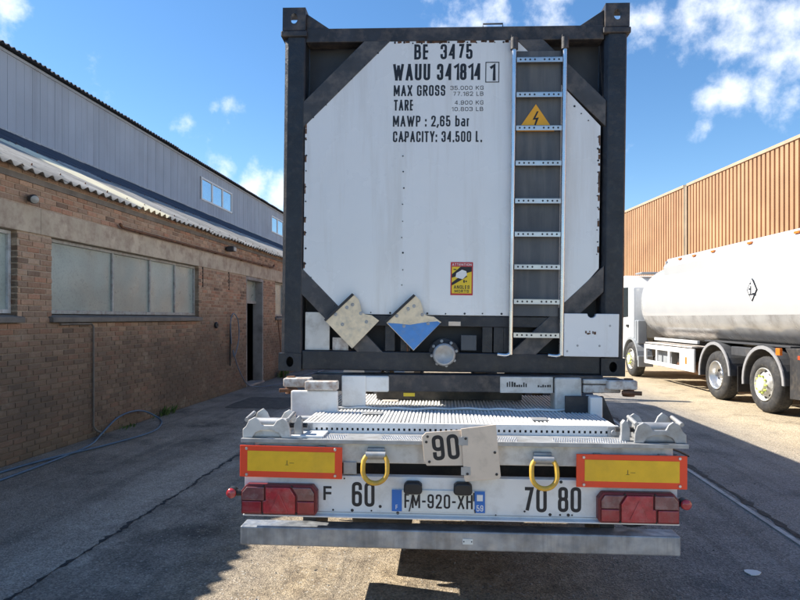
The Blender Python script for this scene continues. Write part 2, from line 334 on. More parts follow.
def ground_mat():
    m = bpy.data.materials.new('yard_surface'); m.use_nodes = True
    N, L = m.node_tree.nodes, m.node_tree.links; b = N['Principled BSDF']
    g = N.new('ShaderNodeNewGeometry')
    rot = N.new('ShaderNodeMapping'); rot.inputs['Rotation'].default_value = (0, 0, R(5.5)); L.new(g.outputs['Position'], rot.inputs[0])
    P = rot.outputs[0]
    sp = N.new('ShaderNodeSeparateXYZ'); L.new(P, sp.inputs[0])
    def noise(sc, det=6, ro=.6, scl=None):
        t = N.new('ShaderNodeTexNoise'); t.inputs['Scale'].default_value = sc; t.inputs['Detail'].default_value = det; t.inputs['Roughness'].default_value = ro
        if scl:
            mp = N.new('ShaderNodeMapping'); mp.inputs['Scale'].default_value = scl; L.new(P, mp.inputs[0]); L.new(mp.outputs[0], t.inputs['Vector'])
        else: L.new(P, t.inputs['Vector'])
        return t.outputs['Fac']
    def rng(src, lo, hi, a=0., c=1.):
        r = N.new('ShaderNodeMapRange'); r.inputs[1].default_value = lo; r.inputs[2].default_value = hi; r.inputs[3].default_value = a; r.inputs[4].default_value = c; L.new(src, r.inputs[0]); return r.outputs[0]
    def mth(op, a, c):
        x = N.new('ShaderNodeMath'); x.operation = op
        for k, q in ((0, a), (1, c)):
            if hasattr(q, 'links'): L.new(q, x.inputs[k])
            else: x.inputs[k].default_value = q
        return x.outputs[0]
    def mx(f, a, c, typ='MIX'):
        x = N.new('ShaderNodeMix'); x.data_type = 'RGBA'; x.blend_type = typ
        if hasattr(f, 'links'): L.new(f, x.inputs[0])
        else: x.inputs[0].default_value = f
        for k, q in ((6, a), (7, c)):
            if hasattr(q, 'links'): L.new(q, x.inputs[k])
            else: x.inputs[k].default_value = (*q, 1)
        return x.outputs[2]
    asp = mx(rng(noise(1.3, 8), .35, .68), (.16, .14, .118), (.27, .24, .205))
    asp = mx(rng(noise(2.2, 9, .7), .5, .72, 0, .8), asp, (.31, .272, .225))             # worn dusty patches
    asp = mx(rng(noise(.8, 7, .65), .53, .66, 0, .85), asp, (.042, .041, .04))                   # oil
    # strip along the joint worn paler
    wob = mth('MULTIPLY_ADD', noise(1.6), .9); 
    xs = mth('ADD', sp.outputs['X'], mth('MULTIPLY', noise(1.4), .9))
    band = mth('MULTIPLY', rng(xs, -2.75, -2.5, 0, 1), rng(xs, -2.15, -2.2, 1, 0))
    pale = mth('MULTIPLY', rng(xs, -3.0, -2.55, 0, 1), rng(xs, -2.25, -2.15, 1., 0.))
    asp = mx(mth('MULTIPLY', pale, mth('MULTIPLY', rng(noise(5, 8, .7), .35, .62, .25, 1.), .85)), asp, (.37, .335, .29))
    rside = mth('MULTIPLY', rng(xs, 1.3, 2.3, 0, 1), rng(noise(1.7, 8), .3, .6, .5, 1.)); asp = mx(mth('MULTIPLY', rside, .7), asp, (.25, .238, .222))
    # sandy dust swept under and beside the trailer lane
    lane = mth('MULTIPLY', rng(xs, -1.6, -.7, 0, 1), rng(xs, 1.0, 2.0, 1, 0))
    sand = mth('MULTIPLY', lane, rng(noise(3.5, 8, .65), .34, .6, .5, 1.))
    asp = mx(mth('MULTIPLY', sand, .9), asp, mx(rng(noise(7, 9, .7), .45, .62), (.36, .285, .185), (.17, .13, .085)))
    asp = mx(rng(noise(1.0, 7, .65, (5.5, .22, 1)), .5, .68, 0, .5), asp, (.06, .055, .05))                   # tyre tracks along the lane
    conc = mx(rng(noise(.5, 8), .35, .65), (.38, .31, .21), (.48, .4, .28))
    conc = mx(rng(noise(1.9, 9, .7), .52, .7, 0, .7), conc, (.16, .125, .085))
    conc = mx(rng(noise(6, 9, .7), .6, .74, 0, .6), conc, (.1, .075, .05))
    # beyond the drain: bare tan hardstanding, asphalt strip right of the drain
    f = rng(mth('ADD', sp.outputs['X'], mth('MULTIPLY', noise(.9, 5), .9)), 4.05, 5.1, 0, 1)
    c = mx(f, asp, conc)
    vor = N.new('ShaderNodeTexVoronoi'); vor.inputs['Scale'].default_value = 95; L.new(P, vor.inputs['Vector'])
    vc = N.new('ShaderNodeSeparateColor'); L.new(vor.outputs['Color'], vc.inputs[0])
    spk = rng(vc.outputs[0], .0, 1., .6, 1.45)
    spk2 = mth('MULTIPLY', spk, rng(noise(260, 3), .3, .7, .7, 1.3))
    vm = N.new('ShaderNodeVectorMath'); vm.operation = 'SCALE'; L.new(c, vm.inputs[0]); L.new(spk2, vm.inputs['Scale'])
    c = mx(rng(vc.outputs[1], .965, .985, 0, .75), vm.outputs[0], (.42, .4, .36))         # pale chips
    L.new(c, b.inputs['Base Color'])
    L.new(rng(noise(.8, 6), .35, .65, .55, .9), b.inputs['Roughness'])
    b.inputs['Specular IOR Level'].default_value = .38
    bn = N.new('ShaderNodeBump'); bn.inputs['Strength'].default_value = .75; bn.inputs['Distance'].default_value = .006
    hh = mth('ADD', mth('MULTIPLY', vor.outputs['Distance'], 1.2), mth('MULTIPLY', noise(28, 8, .7), 1.6))
    L.new(hh, bn.inputs['Height']); L.new(bn.outputs[0], b.inputs['Normal'])
    return m
M['ground'] = ground_mat()

def btrans(x, y, z=0, yaw=5.5):
    t = R(yaw); return (x*math.cos(t)+y*math.sin(t), -x*math.sin(t)+y*math.cos(t), z)

# ------------------------------------------------------------------ ground
mb = MB(); n = 24; XS = [-900, -300, -100, -40, -20] + [-14+i for i in range(29)] + [20, 40, 100, 300, 900]; YS = [-900, -300, -100, -30] + [-10+i for i in range(51)] + [60, 100, 300, 900]
def gz(x, y):
    if abs(x) > 14 or y < -10 or y > 40: return 0
    return 0
vs = [(x, y, gz(x, y)) for y in YS for x in XS]; nx = len(XS)
mb.add(vs, [(j*nx+i, j*nx+i+1, (j+1)*nx+i+1, (j+1)*nx+i) for j in range(len(YS)-1) for i in range(nx-1)])
tag(mb.build('ground', M['ground']), 'worn asphalt and sandy hardstanding of the yard', kind='structure')

# tar joint along the asphalt
def ragged_strip(x, y0, y1, w, step, amp, z):
    mb = MB(); L_, R_ = [], []; y = y0; off = 0
    while y < y1:
        off = .75*off+random.uniform(-amp, amp); ww = w*random.choice((.25, .5, .8, 1.1, 1.5, 2.2))*random.uniform(.7, 1.2)
        L_.append(btrans(x+off-ww/2, y, z)); R_.append(btrans(x+off+ww/2, y+random.uniform(-.01, .01), z)); y += step*random.uniform(.6, 1.4)
    vs = L_+R_; k = len(L_)
    mb.add(vs, [(i, i+k, i+k+1, i+1) for i in range(k-1)]); return mb
tag(ragged_strip(-2.66, 1.0, 30, .022, .035, .016, .004).build('pavement_joint', M['tar']), 'ragged open joint running along the asphalt beside the brick workshop', kind='structure')
tag(ragged_strip(2.62, 1.0, 34, .05, .08, .008, .004).build('pavement_joint', M['tar']), 'dark tarred seam beside the steel drain edge', kind='structure')
mb = MB()
dr = thing('slot_drain', 'long pale steel drain edge let into the asphalt beside the trailer', 'drain', btrans(2.53, 3, 0), 5.5)
y = -3.0
while y < 30:
    MB().box(-.022, .022, y, y+1.488, -.03, .009).build('drain_edge', M['drain'], dr, .002); y += 1.5
# repaired asphalt patch by the door
mb = MB(); pts = []
for i in range(22):
    t = 2*math.pi*i/22; c, s_ = math.cos(t), math.sin(t)
    pts.append((max(-1, min(1, c*1.45))*.62*random.uniform(.94, 1.04), max(-1, min(1, s_*1.45))*.75*random.uniform(.94, 1.04)))
mb.prism(pts, 'z', 0, .006)
M['patch'] = mat('newer_asphalt', (.07, .065, .06), .85, var=.3, scale=9, dirt=(.13, .12, .1), dirt_amt=.5, dirt_scale=6, bump=.8, bscale=120)
o = mb.build('asphalt_patch', M['patch']); o.location = btrans(-3.75, 11.6, 0); o.rotation_euler.z = R(-5.5); tag(o, 'dark repaired asphalt patch near the workshop door', kind='structure')

# grit lying about
mb = MB()
for i in range(1500):
    if i < 800: x, y = random.uniform(-4.9, 3.5), random.uniform(2.6, 9)
    elif i < 1000: x, y = -5.0+abs(random.gauss(0, .12)), random.uniform(5, 18)
    else: x, y = random.uniform(-1.6, 1.2), random.uniform(3.2, 5.2)
    p = Vector(btrans(x, y, 0)); r = random.choice((.003, .004, .005, .006, .009))*random.uniform(.7, 1.3)
    q = [p+Vector((random.uniform(.7, 1.2)*r*math.cos(a), random.uniform(.7, 1.2)*r*math.sin(a), 0)) for a in (0, 1.3, 2.6, 3.9, 5.1)]
    top = p+Vector((0, 0, r*.9))
    mb.add(q+[top], [(k, (k+1) % 5, 5) for k in range(5)])
tag(mb.build('loose_grit', M['stone']), 'loose grit and small stones scattered on the yard', kind='stuff')

# ------------------------------------------------------------------ left: brick workshop
WX = -5.1
ws = thing('brick_workshop', 'low brown brick workshop with corrugated lean-to roof and whitewashed windows', 'building', (0, 0, 0), 5.5)
S0, S1 = 1.0, 34.0
ZT = 3.46
OPEN = [(2.2, 6.53, 1.73, 2.70), (7.12, 11.45, 1.73, 2.70), (14.12, 15.40, 0, 2.70), (16.45, 20.4, 1.73, 2.70), (21.6, 25.6, 1.73, 2.7), (27, 31, 1.73, 2.7)]
BACK = WX-.01
# mortar backing, built as blocks round the openings
mb = MB()
cuts = [S0]
for (a, b_, z0, z1) in OPEN: cuts += [a, b_]
cuts.append(S1)
for i in range(len(cuts)-1):
    a, b_ = cuts[i], cuts[i+1]
    op = [q for q in OPEN if q[0] == a and q[1] == b_]
    if not op: mb.box(WX-.24, BACK, a, b_, -.05, 2.705)
    elif op[0][2] > 0: mb.box(WX-.24, BACK, a, b_, -.05, 1.62)
mb.box(WX-.24, BACK, S0, S1, 2.705, ZT)
mb.build('wall', M['mortar'], ws)
BH, JT, BL = .058, .0125, .203
def brick_mesh(l, h=BH, d=.09):
    e = .0035+random.uniform(0, .002); j = lambda: random.uniform(-.0016, .0016)
    v = [(-d, 0, 0), (-d, l, 0), (-d, l, h), (-d, 0, h), (-e, 0, 0), (-e, l, 0), (-e, l, h), (-e, 0, h)]
    v += [(j(), e, e), (j(), l-e, e), (j(), l-e, h-e), (j(), e, h-e)]
    f = [(0, 3, 2, 1), (0, 1, 5, 4), (1, 2, 6, 5), (2, 3, 7, 6), (3, 0, 4, 7), (4, 5, 9, 8), (5, 6, 10, 9), (6, 7, 11, 10), (7, 4, 8, 11), (8, 9, 10, 11)]
    return v, f
bricks = []
row = 0; z = .004
while z < ZT-.01:
    if not (2.70-.02 < z+BH and z < 3.015):
        off = (row % 2)*(BL+JT)/2 + random.uniform(-.012, .012)
        y = S0-off
        while y < S1:
            l = BL+random.uniform(-.005, .004)
            segs = [(max(y, S0), min(y+l, S1))]
            for (a, b_, z0, z1) in OPEN:
                zz0 = 1.615 if z0 > 0 else 0
                if z+BH > zz0 and z < z1:
                    ns = []
                    for (p, q) in segs:
                        if q <= a or p >= b_: ns.append((p, q)); continue
                        if p < a: ns.append((p, a))
                        if q > b_: ns.append((b_, q))
                    segs = ns
            for (p, q) in segs:
                if q-p > .03: bricks.append((p, z, q-p))
            y += l+JT
    z += BH+JT; row += 1
# the 300 that show largest are parts, the rest one piece of stuff
vis = sorted([b for b in bricks if b[0] > 6.2 and abs(b[2]-BL) < .012], key=lambda b: b[0]+.1*abs(b[1]-1.4))
near = set(vis[:298])
variants = []
for k in range(6):
    v, f = brick_mesh(BL); variants.append(MB().add(v, f).mesh('brick', M['brick']))
mb = MB()
for b in bricks:
    if b in near:
        o = link('brick', random.choice(variants), ws); o.location = (WX+random.uniform(-.003, .003), b[0], b[1]+random.uniform(-.002, .002)); o.scale = (1, b[2]/BL, 1); o.rotation_euler.x = random.uniform(-.006, .006)
    else:
        v, f = brick_mesh(b[2]); dx, dz = random.uniform(-.003, .003), random.uniform(-.002, .002)
        mb.add([(WX+q[0]+dx, q[1]+b[0], q[2]+b[1]+dz) for q in v], f)
tag(mb.build('brick_courses', M['brick'], ws), kind='stuff')
# concrete lintel band in cast lengths
y = S0; ls = [2.6, 3.3, 4.55, 2.6, 3.9, 4.2, 4.4, 5, 5]
for l in ls:
    e = min(y+l, S1)
    if e-y < .2: break
    box('lintel', M['concrete'], ws, WX-.13, WX+.012+random.uniform(-.002, .002), y+.003, e-.003, 2.703, 3.012, .006); y += l
# windows
for wi, (a, b_, z0, z1) in enumerate(OPEN):
    if z0 == 0: continue
    w = MB()
    xo = WX-.115
    if wi == 1: mull = [8.62, 9.72, 10.62]
    elif wi == 0: mull = [a+1.4, a+2.9]
    else: k = 3; mull = [a+(b_-a)*(i+1)/(k+1) for i in range(k)]
    fr = MB().box(xo-.03, xo+.03, a, b_, z1-.045, z1-.003).box(xo-.03, xo+.03, a, b_, z0+.002, z0+.05)
    fr.box(xo-.03, xo+.03, a+.002, a+.045, z0+.05, z1-.045).box(xo-.03, xo+.03, b_-.045, b_-.002, z0+.05, z1-.045)
    wf = fr.build('window', M['winframe'] if wi else M['winframelight'], ws, .004)
    edges = [a+.045]+[q for m_ in mull for q in (m_-.022, m_+.022)]+[b_-.045]
    for m_ in mull: box('mullion', M['winframe'], wf, xo-.028, xo+.026, m_-.022, m_+.022, z0+.05, z1-.045, .004)
    for i in range(0, len(edges), 2):
        p = MB().box(xo-.012, xo-.004, edges[i]+.001, edges[i+1]-.001, z0+.051, z1-.046).build('pane', M['pane'], wf)
    sl = MB().prism([(WX-.14, 1.635), (WX+.055, 1.625), (WX+.058, 1.69), (WX-.14, 1.728)], 'y', a-.05, b_+.05).build('sill', M['sill'], ws, .006)
    box('window_backing', M['interior'], ws, xo-.1, xo-.08, a, b_, z0, z1, 0)
# pebble-dash edge of the first jamb: pale vertical frame
# doorway
a, b_ = 14.12, 15.40
box('door_jamb', M['concgrey'], ws, WX-.26, WX-.002, b_-.075, b_-.002, .0, 2.70, .004)
box('door_jamb', M['concgrey'], ws, WX-.26, WX-.002, a+.002, a+.06, .0, 2.70, .004)
box('door_head', M['concgrey'], ws, WX-.26, WX-.002, a+.06, b_-.075, 2.62, 2.70, .004)
tr = box('transom', M['winframe'], ws, WX-.22, WX-.17, a+.06, b_-.075, 2.05, 2.12, .004)
box('transom_pane', M['pane'], tr, WX-.205, WX-.195, a+.061, b_-.076, 2.121, 2.619, 0)
mb = MB(); mb.box(WX-3.0, WX-2.95, 13, 17, 0, 2.8).box(WX-2.95, WX-.25, 12.9, 13, 0, 2.8).box(WX-2.95, WX-.25, 17, 17.1, 0, 2.8).box(WX-3, WX-.25, 12.9, 17.1, 2.8, 2.85).box(WX-3, WX-.35, 12.9, 17.1, .001, .004)
mb.build('room_lining', M['interior'], ws)
box('door_step', M['concgrey'], ws, WX-.3, WX+.06, a+.07, b_-.08, .0, .05, .01)
# rusty pipe under the eave, conduits, movement joints
mb = MB(); mb.tube([(WX+.06, 8.55, 3.09), (WX+.06, 8.62, 3.05), (WX+.06, 12, 3.055), (WX+.062, 16.0, 3.06), (WX+.06, 16.15, 3.14)], .022, 8)
rp = mb.build('rusty_pipe', M['rust'], ws)
for y in (9.2, 10.7, 12.2, 13.7, 15.2): box('pipe_clip', M['rust'], rp, WX, WX+.055, y, y+.03, 3.03, 3.08, .003)
mb = MB(); mb.tube([(WX+.025, 7.25, 1.60), (WX+.025, 7.90, 1.60), (WX+.025, 7.95, 1.56), (WX+.025, 7.95, .16), (WX+.05, 7.98, .1), (WX+.12, 8.05, .04)], .014, 8)
mb.build('conduit', M['sill'], ws)
for y in (11.62, 13.0): box('movement_joint', M['interior'], ws, WX-.02, WX+.008, y-.012, y+.012, 2.30, 2.98, 0)
mb = MB().lathe([(0, .0), (.0, .065), (.03, .07), (.05, .05), (.045, .03), (.02, .025), (.02, 0)], (WX+.002, 13.0-.75, 1.53), (1, 0, 0), 18)
mb.build('round_socket', M['black'], ws)
# gable end nearest / side return wall so the building is closed
box('rear_wall', M['mortar'], ws, -10.5, -10.4, S0, S1, 0, 6, 0)
# corrugated roof sheets: 177 mm waves
EAVE, ER, SL = (-4.93, 3.40), (-10.62, 6.06), None
def sheet_mesh(name, m, x0, z0, x1, z1, waves, per=.177, amp=.026, th=.0065, sub=8):
    d = Vector((x1-x0, 0, z1-z0)); nrm = Vector((-(z1-z0), 0, x1-x0)).normalized()
    if nrm.z < 0: nrm = -nrm
    N_ = int(waves*sub)+1; vs = []
    for t in (0, 1):
        for side in (0, 1):
            for i in range(N_):
                y = i*per/sub; h = amp*math.sin(2*math.pi*i/sub)
                p = Vector((x0, y, z0))+d*t+nrm*(h+(0 if side else -th)); vs.append(p)
    A = lambda t, s_, i: (t*2+s_)*N_+i
    fs = []
    for i in range(N_-1):
        fs.append((A(0, 1, i), A(0, 1, i+1), A(1, 1, i+1), A(1, 1, i)))
        fs.append((A(0, 0, i+1), A(0, 0, i), A(1, 0, i), A(1, 0, i+1)))
    caps = []
    for i in range(N_-1):
        caps.append((A(0, 0, i), A(0, 0, i+1), A(0, 1, i+1), A(0, 1, i))); caps.append((A(1, 0, i+1), A(1, 0, i), A(1, 1, i), A(1, 1, i+1)))
    caps.append((A(0, 0, 0), A(0, 1, 0), A(1, 1, 0), A(1, 0, 0))); e = N_-1
    caps.append((A(0, 1, e), A(0, 0, e), A(1, 0, e), A(1, 1, e)))
    mb = MB().add(vs, fs, True)
    for f in caps: mb.add([vs[i] for i in f], [(0, 1, 2, 3)])
    return mb.mesh(name, m)
sl = (ER[1]-EAVE[1])/(ER[0]-EAVE[0])
def zr(x): return EAVE[1]+sl*(x-EAVE[0])
W5 = 5*.177
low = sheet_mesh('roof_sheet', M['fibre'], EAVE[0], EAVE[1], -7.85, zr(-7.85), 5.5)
lowc = sheet_mesh('roof_sheet', M['rooflight'], EAVE[0], EAVE[1]+.004, -7.85, zr(-7.85)+.004, 5.5)
upp = sheet_mesh('roof_sheet', M['fibredark'], -7.6, zr(-7.6)+.018, ER[0], ER[1]+.018, 5.5)  # upper row coloured dark for the hall's shadow on the roof
y = 1.0; k = 0
while y < 34:
    lit = 9.0 < y+.4 < 9.9
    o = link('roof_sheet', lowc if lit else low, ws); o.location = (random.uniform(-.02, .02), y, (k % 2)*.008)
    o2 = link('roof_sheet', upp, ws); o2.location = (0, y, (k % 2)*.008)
    y += W5; k += 1
# roofing bolts
mb = MB()
y = 1.0+.044
while y < 34:
    for x in (-5.2, -7.5, -7.9):
        mb.cyl((x, y, zr(x)+.02), (x+.01, y, zr(x)+.052), .012, .006, 6)
    y += .177*3
mb.build('roof_bolts', M['rust'], ws)
box('eave_board', M['sill'], ws, WX-.06, WX+.02, S0, S1, 3.3, 3.37, .004)

# ------------------------------------------------------------------ upper hall behind
uh = thing('clad_hall', 'taller hall clad in blue-grey upright boards rising behind the brick workshop', 'building', (0, 0, 0), 5.5)
UX = -10.6
box('wall', M['cladback'], uh, UX-.3, UX-.03, -2, 60, 0, 8.0, 0)
bm_ = MB().box(0, .028, 0, .272, 0, 1.97).mesh('board', M['clad'])
y = 4.0; UW = [(23.98, 27.4, 6.6, 7.55), (33.4, 36.9, 6.6, 7.55)]
while y < 58:
    cut = [w for w in UW if y+.272 > w[0] and y < w[1]]
    if cut:
        w = cut[0]
        for (za, zb) in ((6.03, w[2]), (w[3], 8.0)): MB().box(UX-.03, UX-.002, y, y+.272, za, zb).build('board', M['clad'], uh)
    else:
        o = link('board', bm_, uh); o.location = (UX-.03+random.uniform(-.003, .003), y, 6.03)
    y += .28
for w in UW:
    f = MB()
    for (ya, yb, za, zb) in ((w[0], w[1], w[2], w[2]+.07), (w[0], w[1], w[3]-.07, w[3]), (w[0], w[0]+.07, w[2]+.07, w[3]-.07), (w[1]-.07, w[1], w[2]+.07, w[3]-.07)): f.box(UX-.06, UX+.03, ya, yb, za, zb)
    th = (w[1]-w[0])/3
    for i in (1, 2): f.box(UX-.06, UX+.02, w[0]+th*i-.05, w[0]+th*i+.05, w[2]+.07, w[3]-.07)
    wf = f.build('window', M['pvc'], uh, .005)
    for i in range(3):
        p = box('pane', M['skyglass'], wf, UX-.02, UX-.012, w[0]+th*i+.051, w[0]+th*(i+1)-.051, w[2]+.071, w[3]-.071, 0)
box('flashing', M['galvdull'], uh, UX-.002, UX+.05, -2, 60, 6.0, 6.12, .004)
box('fascia', M['clad'], uh, UX-.002, UX+.03, -2, 60, 7.93, 8.0, .004)
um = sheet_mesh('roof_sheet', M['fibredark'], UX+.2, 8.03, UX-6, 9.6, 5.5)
y = 2.0; k = 0
while y < 58:
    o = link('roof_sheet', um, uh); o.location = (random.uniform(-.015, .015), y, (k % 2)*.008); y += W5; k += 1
box('far_wall', M['clad'], uh, UX-12, UX-11.8, -2, 60, 0, 8, 0)

# ------------------------------------------------------------------ right: orange corrugated shed
sh = thing('corrugated_shed', 'long shed with orange-brown ribbed sheet wall behind the tanker truck', 'building', (0, 0, 0), -1.9)
SX = 11.7
def ribbed(y0, y1):
    mb = MB(); y = y0; prof = []
    while y < y1-.001:
        for dy, dx in ((0, 0), (.135, 0), (.15, .07), (.195, .07), (.21, 0)):
            if y+dy <= y1: prof.append((y+dy, dx))
        y += .21
    n_ = len(prof); vs = [(SX+dx, yy, 0) for yy, dx in prof]+[(SX+dx, yy, 6.72) for yy, dx in prof]
    mb.add(vs, [(i+1, i, n_+i, n_+i+1) for i in range(n_-1)]); return mb
POSTS = [-1.4, 10.6, 22.62, 34.6, 46.6, 58.6]
for i in range(len(POSTS)-1):
    ribbed(POSTS[i]+.14, POSTS[i+1]-.14).build('cladding_panel', M['orange'], sh)
    MB().prism([(SX-.03, 6.7), (SX+.16, 6.7), (SX+.16, 6.83), (SX-.03, 6.8)], 'y', POSTS[i]+.12, POSTS[i+1]-.12).build('top_trim', M['trim'], sh, .006)
for p in POSTS:
    q = box('post', M['postgrey'], sh, SX-.02, SX+.2, p-.12, p+.12, 0, 6.78, .006)
    box('post_edge', M['trim'], q, SX-.024, SX-.021, p-.12, p-.05, 0, 6.7, 0)
box('wall', M['postgrey'], sh, SX+.2, SX+.3, -1.5, 58.7, 0, 6.7, 0)
box('roof', M['fibredark'], sh, SX+.3, SX+14, -1.5, 58.7, 6.5, 6.7, 0)
box('far_wall', M['postgrey'], sh, SX+13.8, SX+14, -1.5, 58.7, 0, 6.5, 0)

# ------------------------------------------------------------------ lettering: condensed strokes drawn as ribbons
GL = {
 '0': (.46, [('c', .45, [(0, 0), (1, 0), (1, 1), (0, 1)])]), 'O': (.46, [('c', .45, [(0, 0), (1, 0), (1, 1), (0, 1)])]),
 '1': (.26, [('o', 0, [(0, .8), (1, 1), (1, 0)])]),
 '2': (.44, [('o', .4, [(0, .76), (0, 1), (1, 1), (1, .58), (0, .02)]), ('o', 0, [(0, 0), (1, 0)])]),
 '3': (.44, [('o', .4, [(0, .78), (0, 1), (1, 1), (1, .53), (.4, .53)]), ('o', .4, [(.55, .53), (1, .53), (1, 0), (0, 0), (0, .22)])]),
 '4': (.48, [('o', 0, [(.75, 0), (.75, 1)]), ('o', 0, [(.72, 1), (0, .27), (1, .27)])]),
 '5': (.44, [('o', 0, [(1, 1), (.06, 1), (.06, .5)]), ('o', .4, [(.06, .58), (1, .58), (1, 0), (0, 0), (0, .22)])]),
 '6': (.45, [('o', .42, [(1, .78), (1, 1), (0, 1), (0, .3)]), ('c', .42, [(0, 0), (1, 0), (1, .57), (0, .57)])]),
 '7': (.42, [('o', 0, [(0, 1), (1, 1), (.32, 0)])]),
 '8': (.45, [('c', .42, [(0, 0), (1, 0), (1, .52), (0, .52)]), ('c', .4, [(.05, .52), (.95, .52), (.95, 1), (.05, 1)])]),
 '9': (.45, [('o', .42, [(0, .22), (0, 0), (1, 0), (1, .7)]), ('c', .42, [(0, .43), (1, .43), (1, 1), (0, 1)])]),
 'A': (.5, [('o', 0, [(0, 0), (.5, 1)]), ('o', 0, [(.5, 1), (1, 0)]), ('o', 0, [(.2, .3), (.8, .3)])]),
 'B': (.46, [('o', 0, [(0, 0), (0, 1)]), ('o', .4, [(0, 1), (.92, 1), (.92, .53), (0, .53)]), ('o', .4, [(.2, .53), (1, .53), (1, 0), (0, 0)])]),
 'C': (.45, [('o', .42, [(1, .74), (1, 1), (0, 1), (0, 0), (1, 0), (1, .26)])]),
 'E': (.4, [('o', 0, [(1, 1), (0, 1), (0, 0), (1, 0)]), ('o', 0, [(0, .52), (.85, .52)])]),
 'F': (.4, [('o', 0, [(1, 1), (0, 1), (0, 0)]), ('o', 0, [(0, .5), (.8, .5)])]),
 'G': (.46, [('o', .42, [(1, .76), (1, 1), (0, 1), (0, 0), (1, 0), (1, .3)]), ('o', 0, [(.55, .46), (1, .46), (1, .1)])]),
 'H': (.46, [('o', 0, [(0, 0), (0, 1)]), ('o', 0, [(1, 0), (1, 1)]), ('o', 0, [(0, .52), (1, .52)])]),
 'I': (.14, [('o', 0, [(.5, 0), (.5, 1)])]),
 'K': (.46, [('o', 0, [(0, 0), (0, 1)]), ('o', 0, [(1, 1), (.05, .42)]), ('o', 0, [(.35, .6), (1, 0)])]),
 'L': (.38, [('o', 0, [(0, 1), (0, 0), (1, 0)])]),
 'M': (.6, [('o', 0, [(0, 0), (0, 1)]), ('o', 0, [(1, 0), (1, 1)]), ('o', 0, [(.04, 1), (.5, .2)]), ('o', 0, [(.5, .2), (.96, 1)])]),
 'N': (.48, [('o', 0, [(0, 0), (0, 1)]), ('o', 0, [(1, 0), (1, 1)]), ('o', 0, [(.04, 1), (.96, 0)])]),
 'P': (.44, [('o', 0, [(0, 0), (0, 1)]), ('o', .4, [(0, 1), (1, 1), (1, .46), (0, .46)])]),
 'R': (.46, [('o', 0, [(0, 0), (0, 1)]), ('o', .4, [(0, 1), (1, 1), (1, .5), (0, .5)]), ('o', 0, [(.5, .5), (1, 0)])]),
 'S': (.44, [('o', .4, [(1, .76), (1, 1), (0, 1), (0, .53), (1, .53), (1, 0), (0, 0), (0, .24)])]),
 'T': (.42, [('o', 0, [(0, 1), (1, 1)]), ('o', 0, [(.5, 1), (.5, 0)])]),
 'U': (.46, [('o', .42, [(0, 1), (0, 0), (1, 0), (1, 1)])]),
 'V': (.48, [('o', 0, [(0, 1), (.5, 0)]), ('o', 0, [(.5, 0), (1, 1)])]),
 'W': (.74, [('o', 0, [(0, 1), (.26, 0)]), ('o', 0, [(.26, 0), (.5, .9)]), ('o', 0, [(.5, .9), (.74, 0)]), ('o', 0, [(.74, 0), (1, 1)])]),
 'X': (.48, [('o', 0, [(0, 0), (1, 1)]), ('o', 0, [(0, 1), (1, 0)])]),
 'Y': (.48, [('o', 0, [(0, 1), (.5, .42)]), ('o', 0, [(1, 1), (.5, .42)]), ('o', 0, [(.5, .45), (.5, 0)])]),
 'b': (.42, [('o', 0, [(0, 0), (0, 1)]), ('c', .42, [(0, 0), (1, 0), (1, .7), (0, .7)])]),
 'a': (.42, [('o', .42, [(.05, .7), (1, .7), (1, 0)]), ('c', .42, [(0, 0), (1, 0), (1, .4), (0, .4)])]),
 'r': (.3, [('o', 0, [(0, 0), (0, .7)]), ('o', .4, [(0, .5), (.1, .7), (1, .7)])]),
 ':': (.12, [('o', 0, [(.5, 0), (.5, .08)]), ('o', 0, [(.5, .55), (.5, .63)])]), '.': (.12, [('o', 0, [(.5, -.03), (.5, .05)])]),
 ',': (.14, [('o', 0, [(.7, .08), (.2, -.14)])]), '-': (.26, [('o', 0, [(0, .47), (1, .47)])]), ' ': (.2, []),
}
def _round(pts, r, closed):
    out = []; n = len(pts)
    for i, p in enumerate(pts):
        if not closed and i in (0, n-1): out.append(p); continue
        a, b = pts[i-1], pts[(i+1) % n]; da, db = (a-p), (b-p)
        k = min(r, da.length*.5, db.length*.5)
        if k <= 1e-6: out.append(p); continue
        s, e = p+da.normalized()*k, p+db.normalized()*k
        for j in range(6): t = j/5; out.append(s*(1-t)**2+p*2*t*(1-t)+e*t*t)
    res = [out[0]]
    for q in out[1:]:
        if (q-res[-1]).length > 1e-6: res.append(q)
    if closed and (res[0]-res[-1]).length < 1e-6: res.pop()
    return res
def _ribbon(mb, pts, hw, y, closed):
    n = len(pts); L_, R_ = [], []
    for i, p in enumerate(pts):
        a = pts[i-1] if (closed or i) else None; b = pts[(i+1) % n] if (closed or i < n-1) else None
        da = (p-a).normalized() if a is not None else None; db = (b-p).normalized() if b is not None else None
        if da is None: m, k = Vector((-db.y, db.x)), 1
        elif db is None: m, k = Vector((-da.y, da.x)), 1
        else:
            na, nb = Vector((-da.y, da.x)), Vector((-db.y, db.x)); m = na+nb
            if m.length < 1e-3: m, k = nb, 1
            else: m.normalize(); k = min(1.6, 1/max(.3, m.dot(nb)))
        L_.append(p+m*hw*k); R_.append(p-m*hw*k)
    vs = [(q.x, y, q.y) for q in L_]+[(q.x, y, q.y) for q in R_]
    mb.add(vs, [(i, n+i, n+(i+1) % n, (i+1) % n) for i in range(n if closed else n-1)])
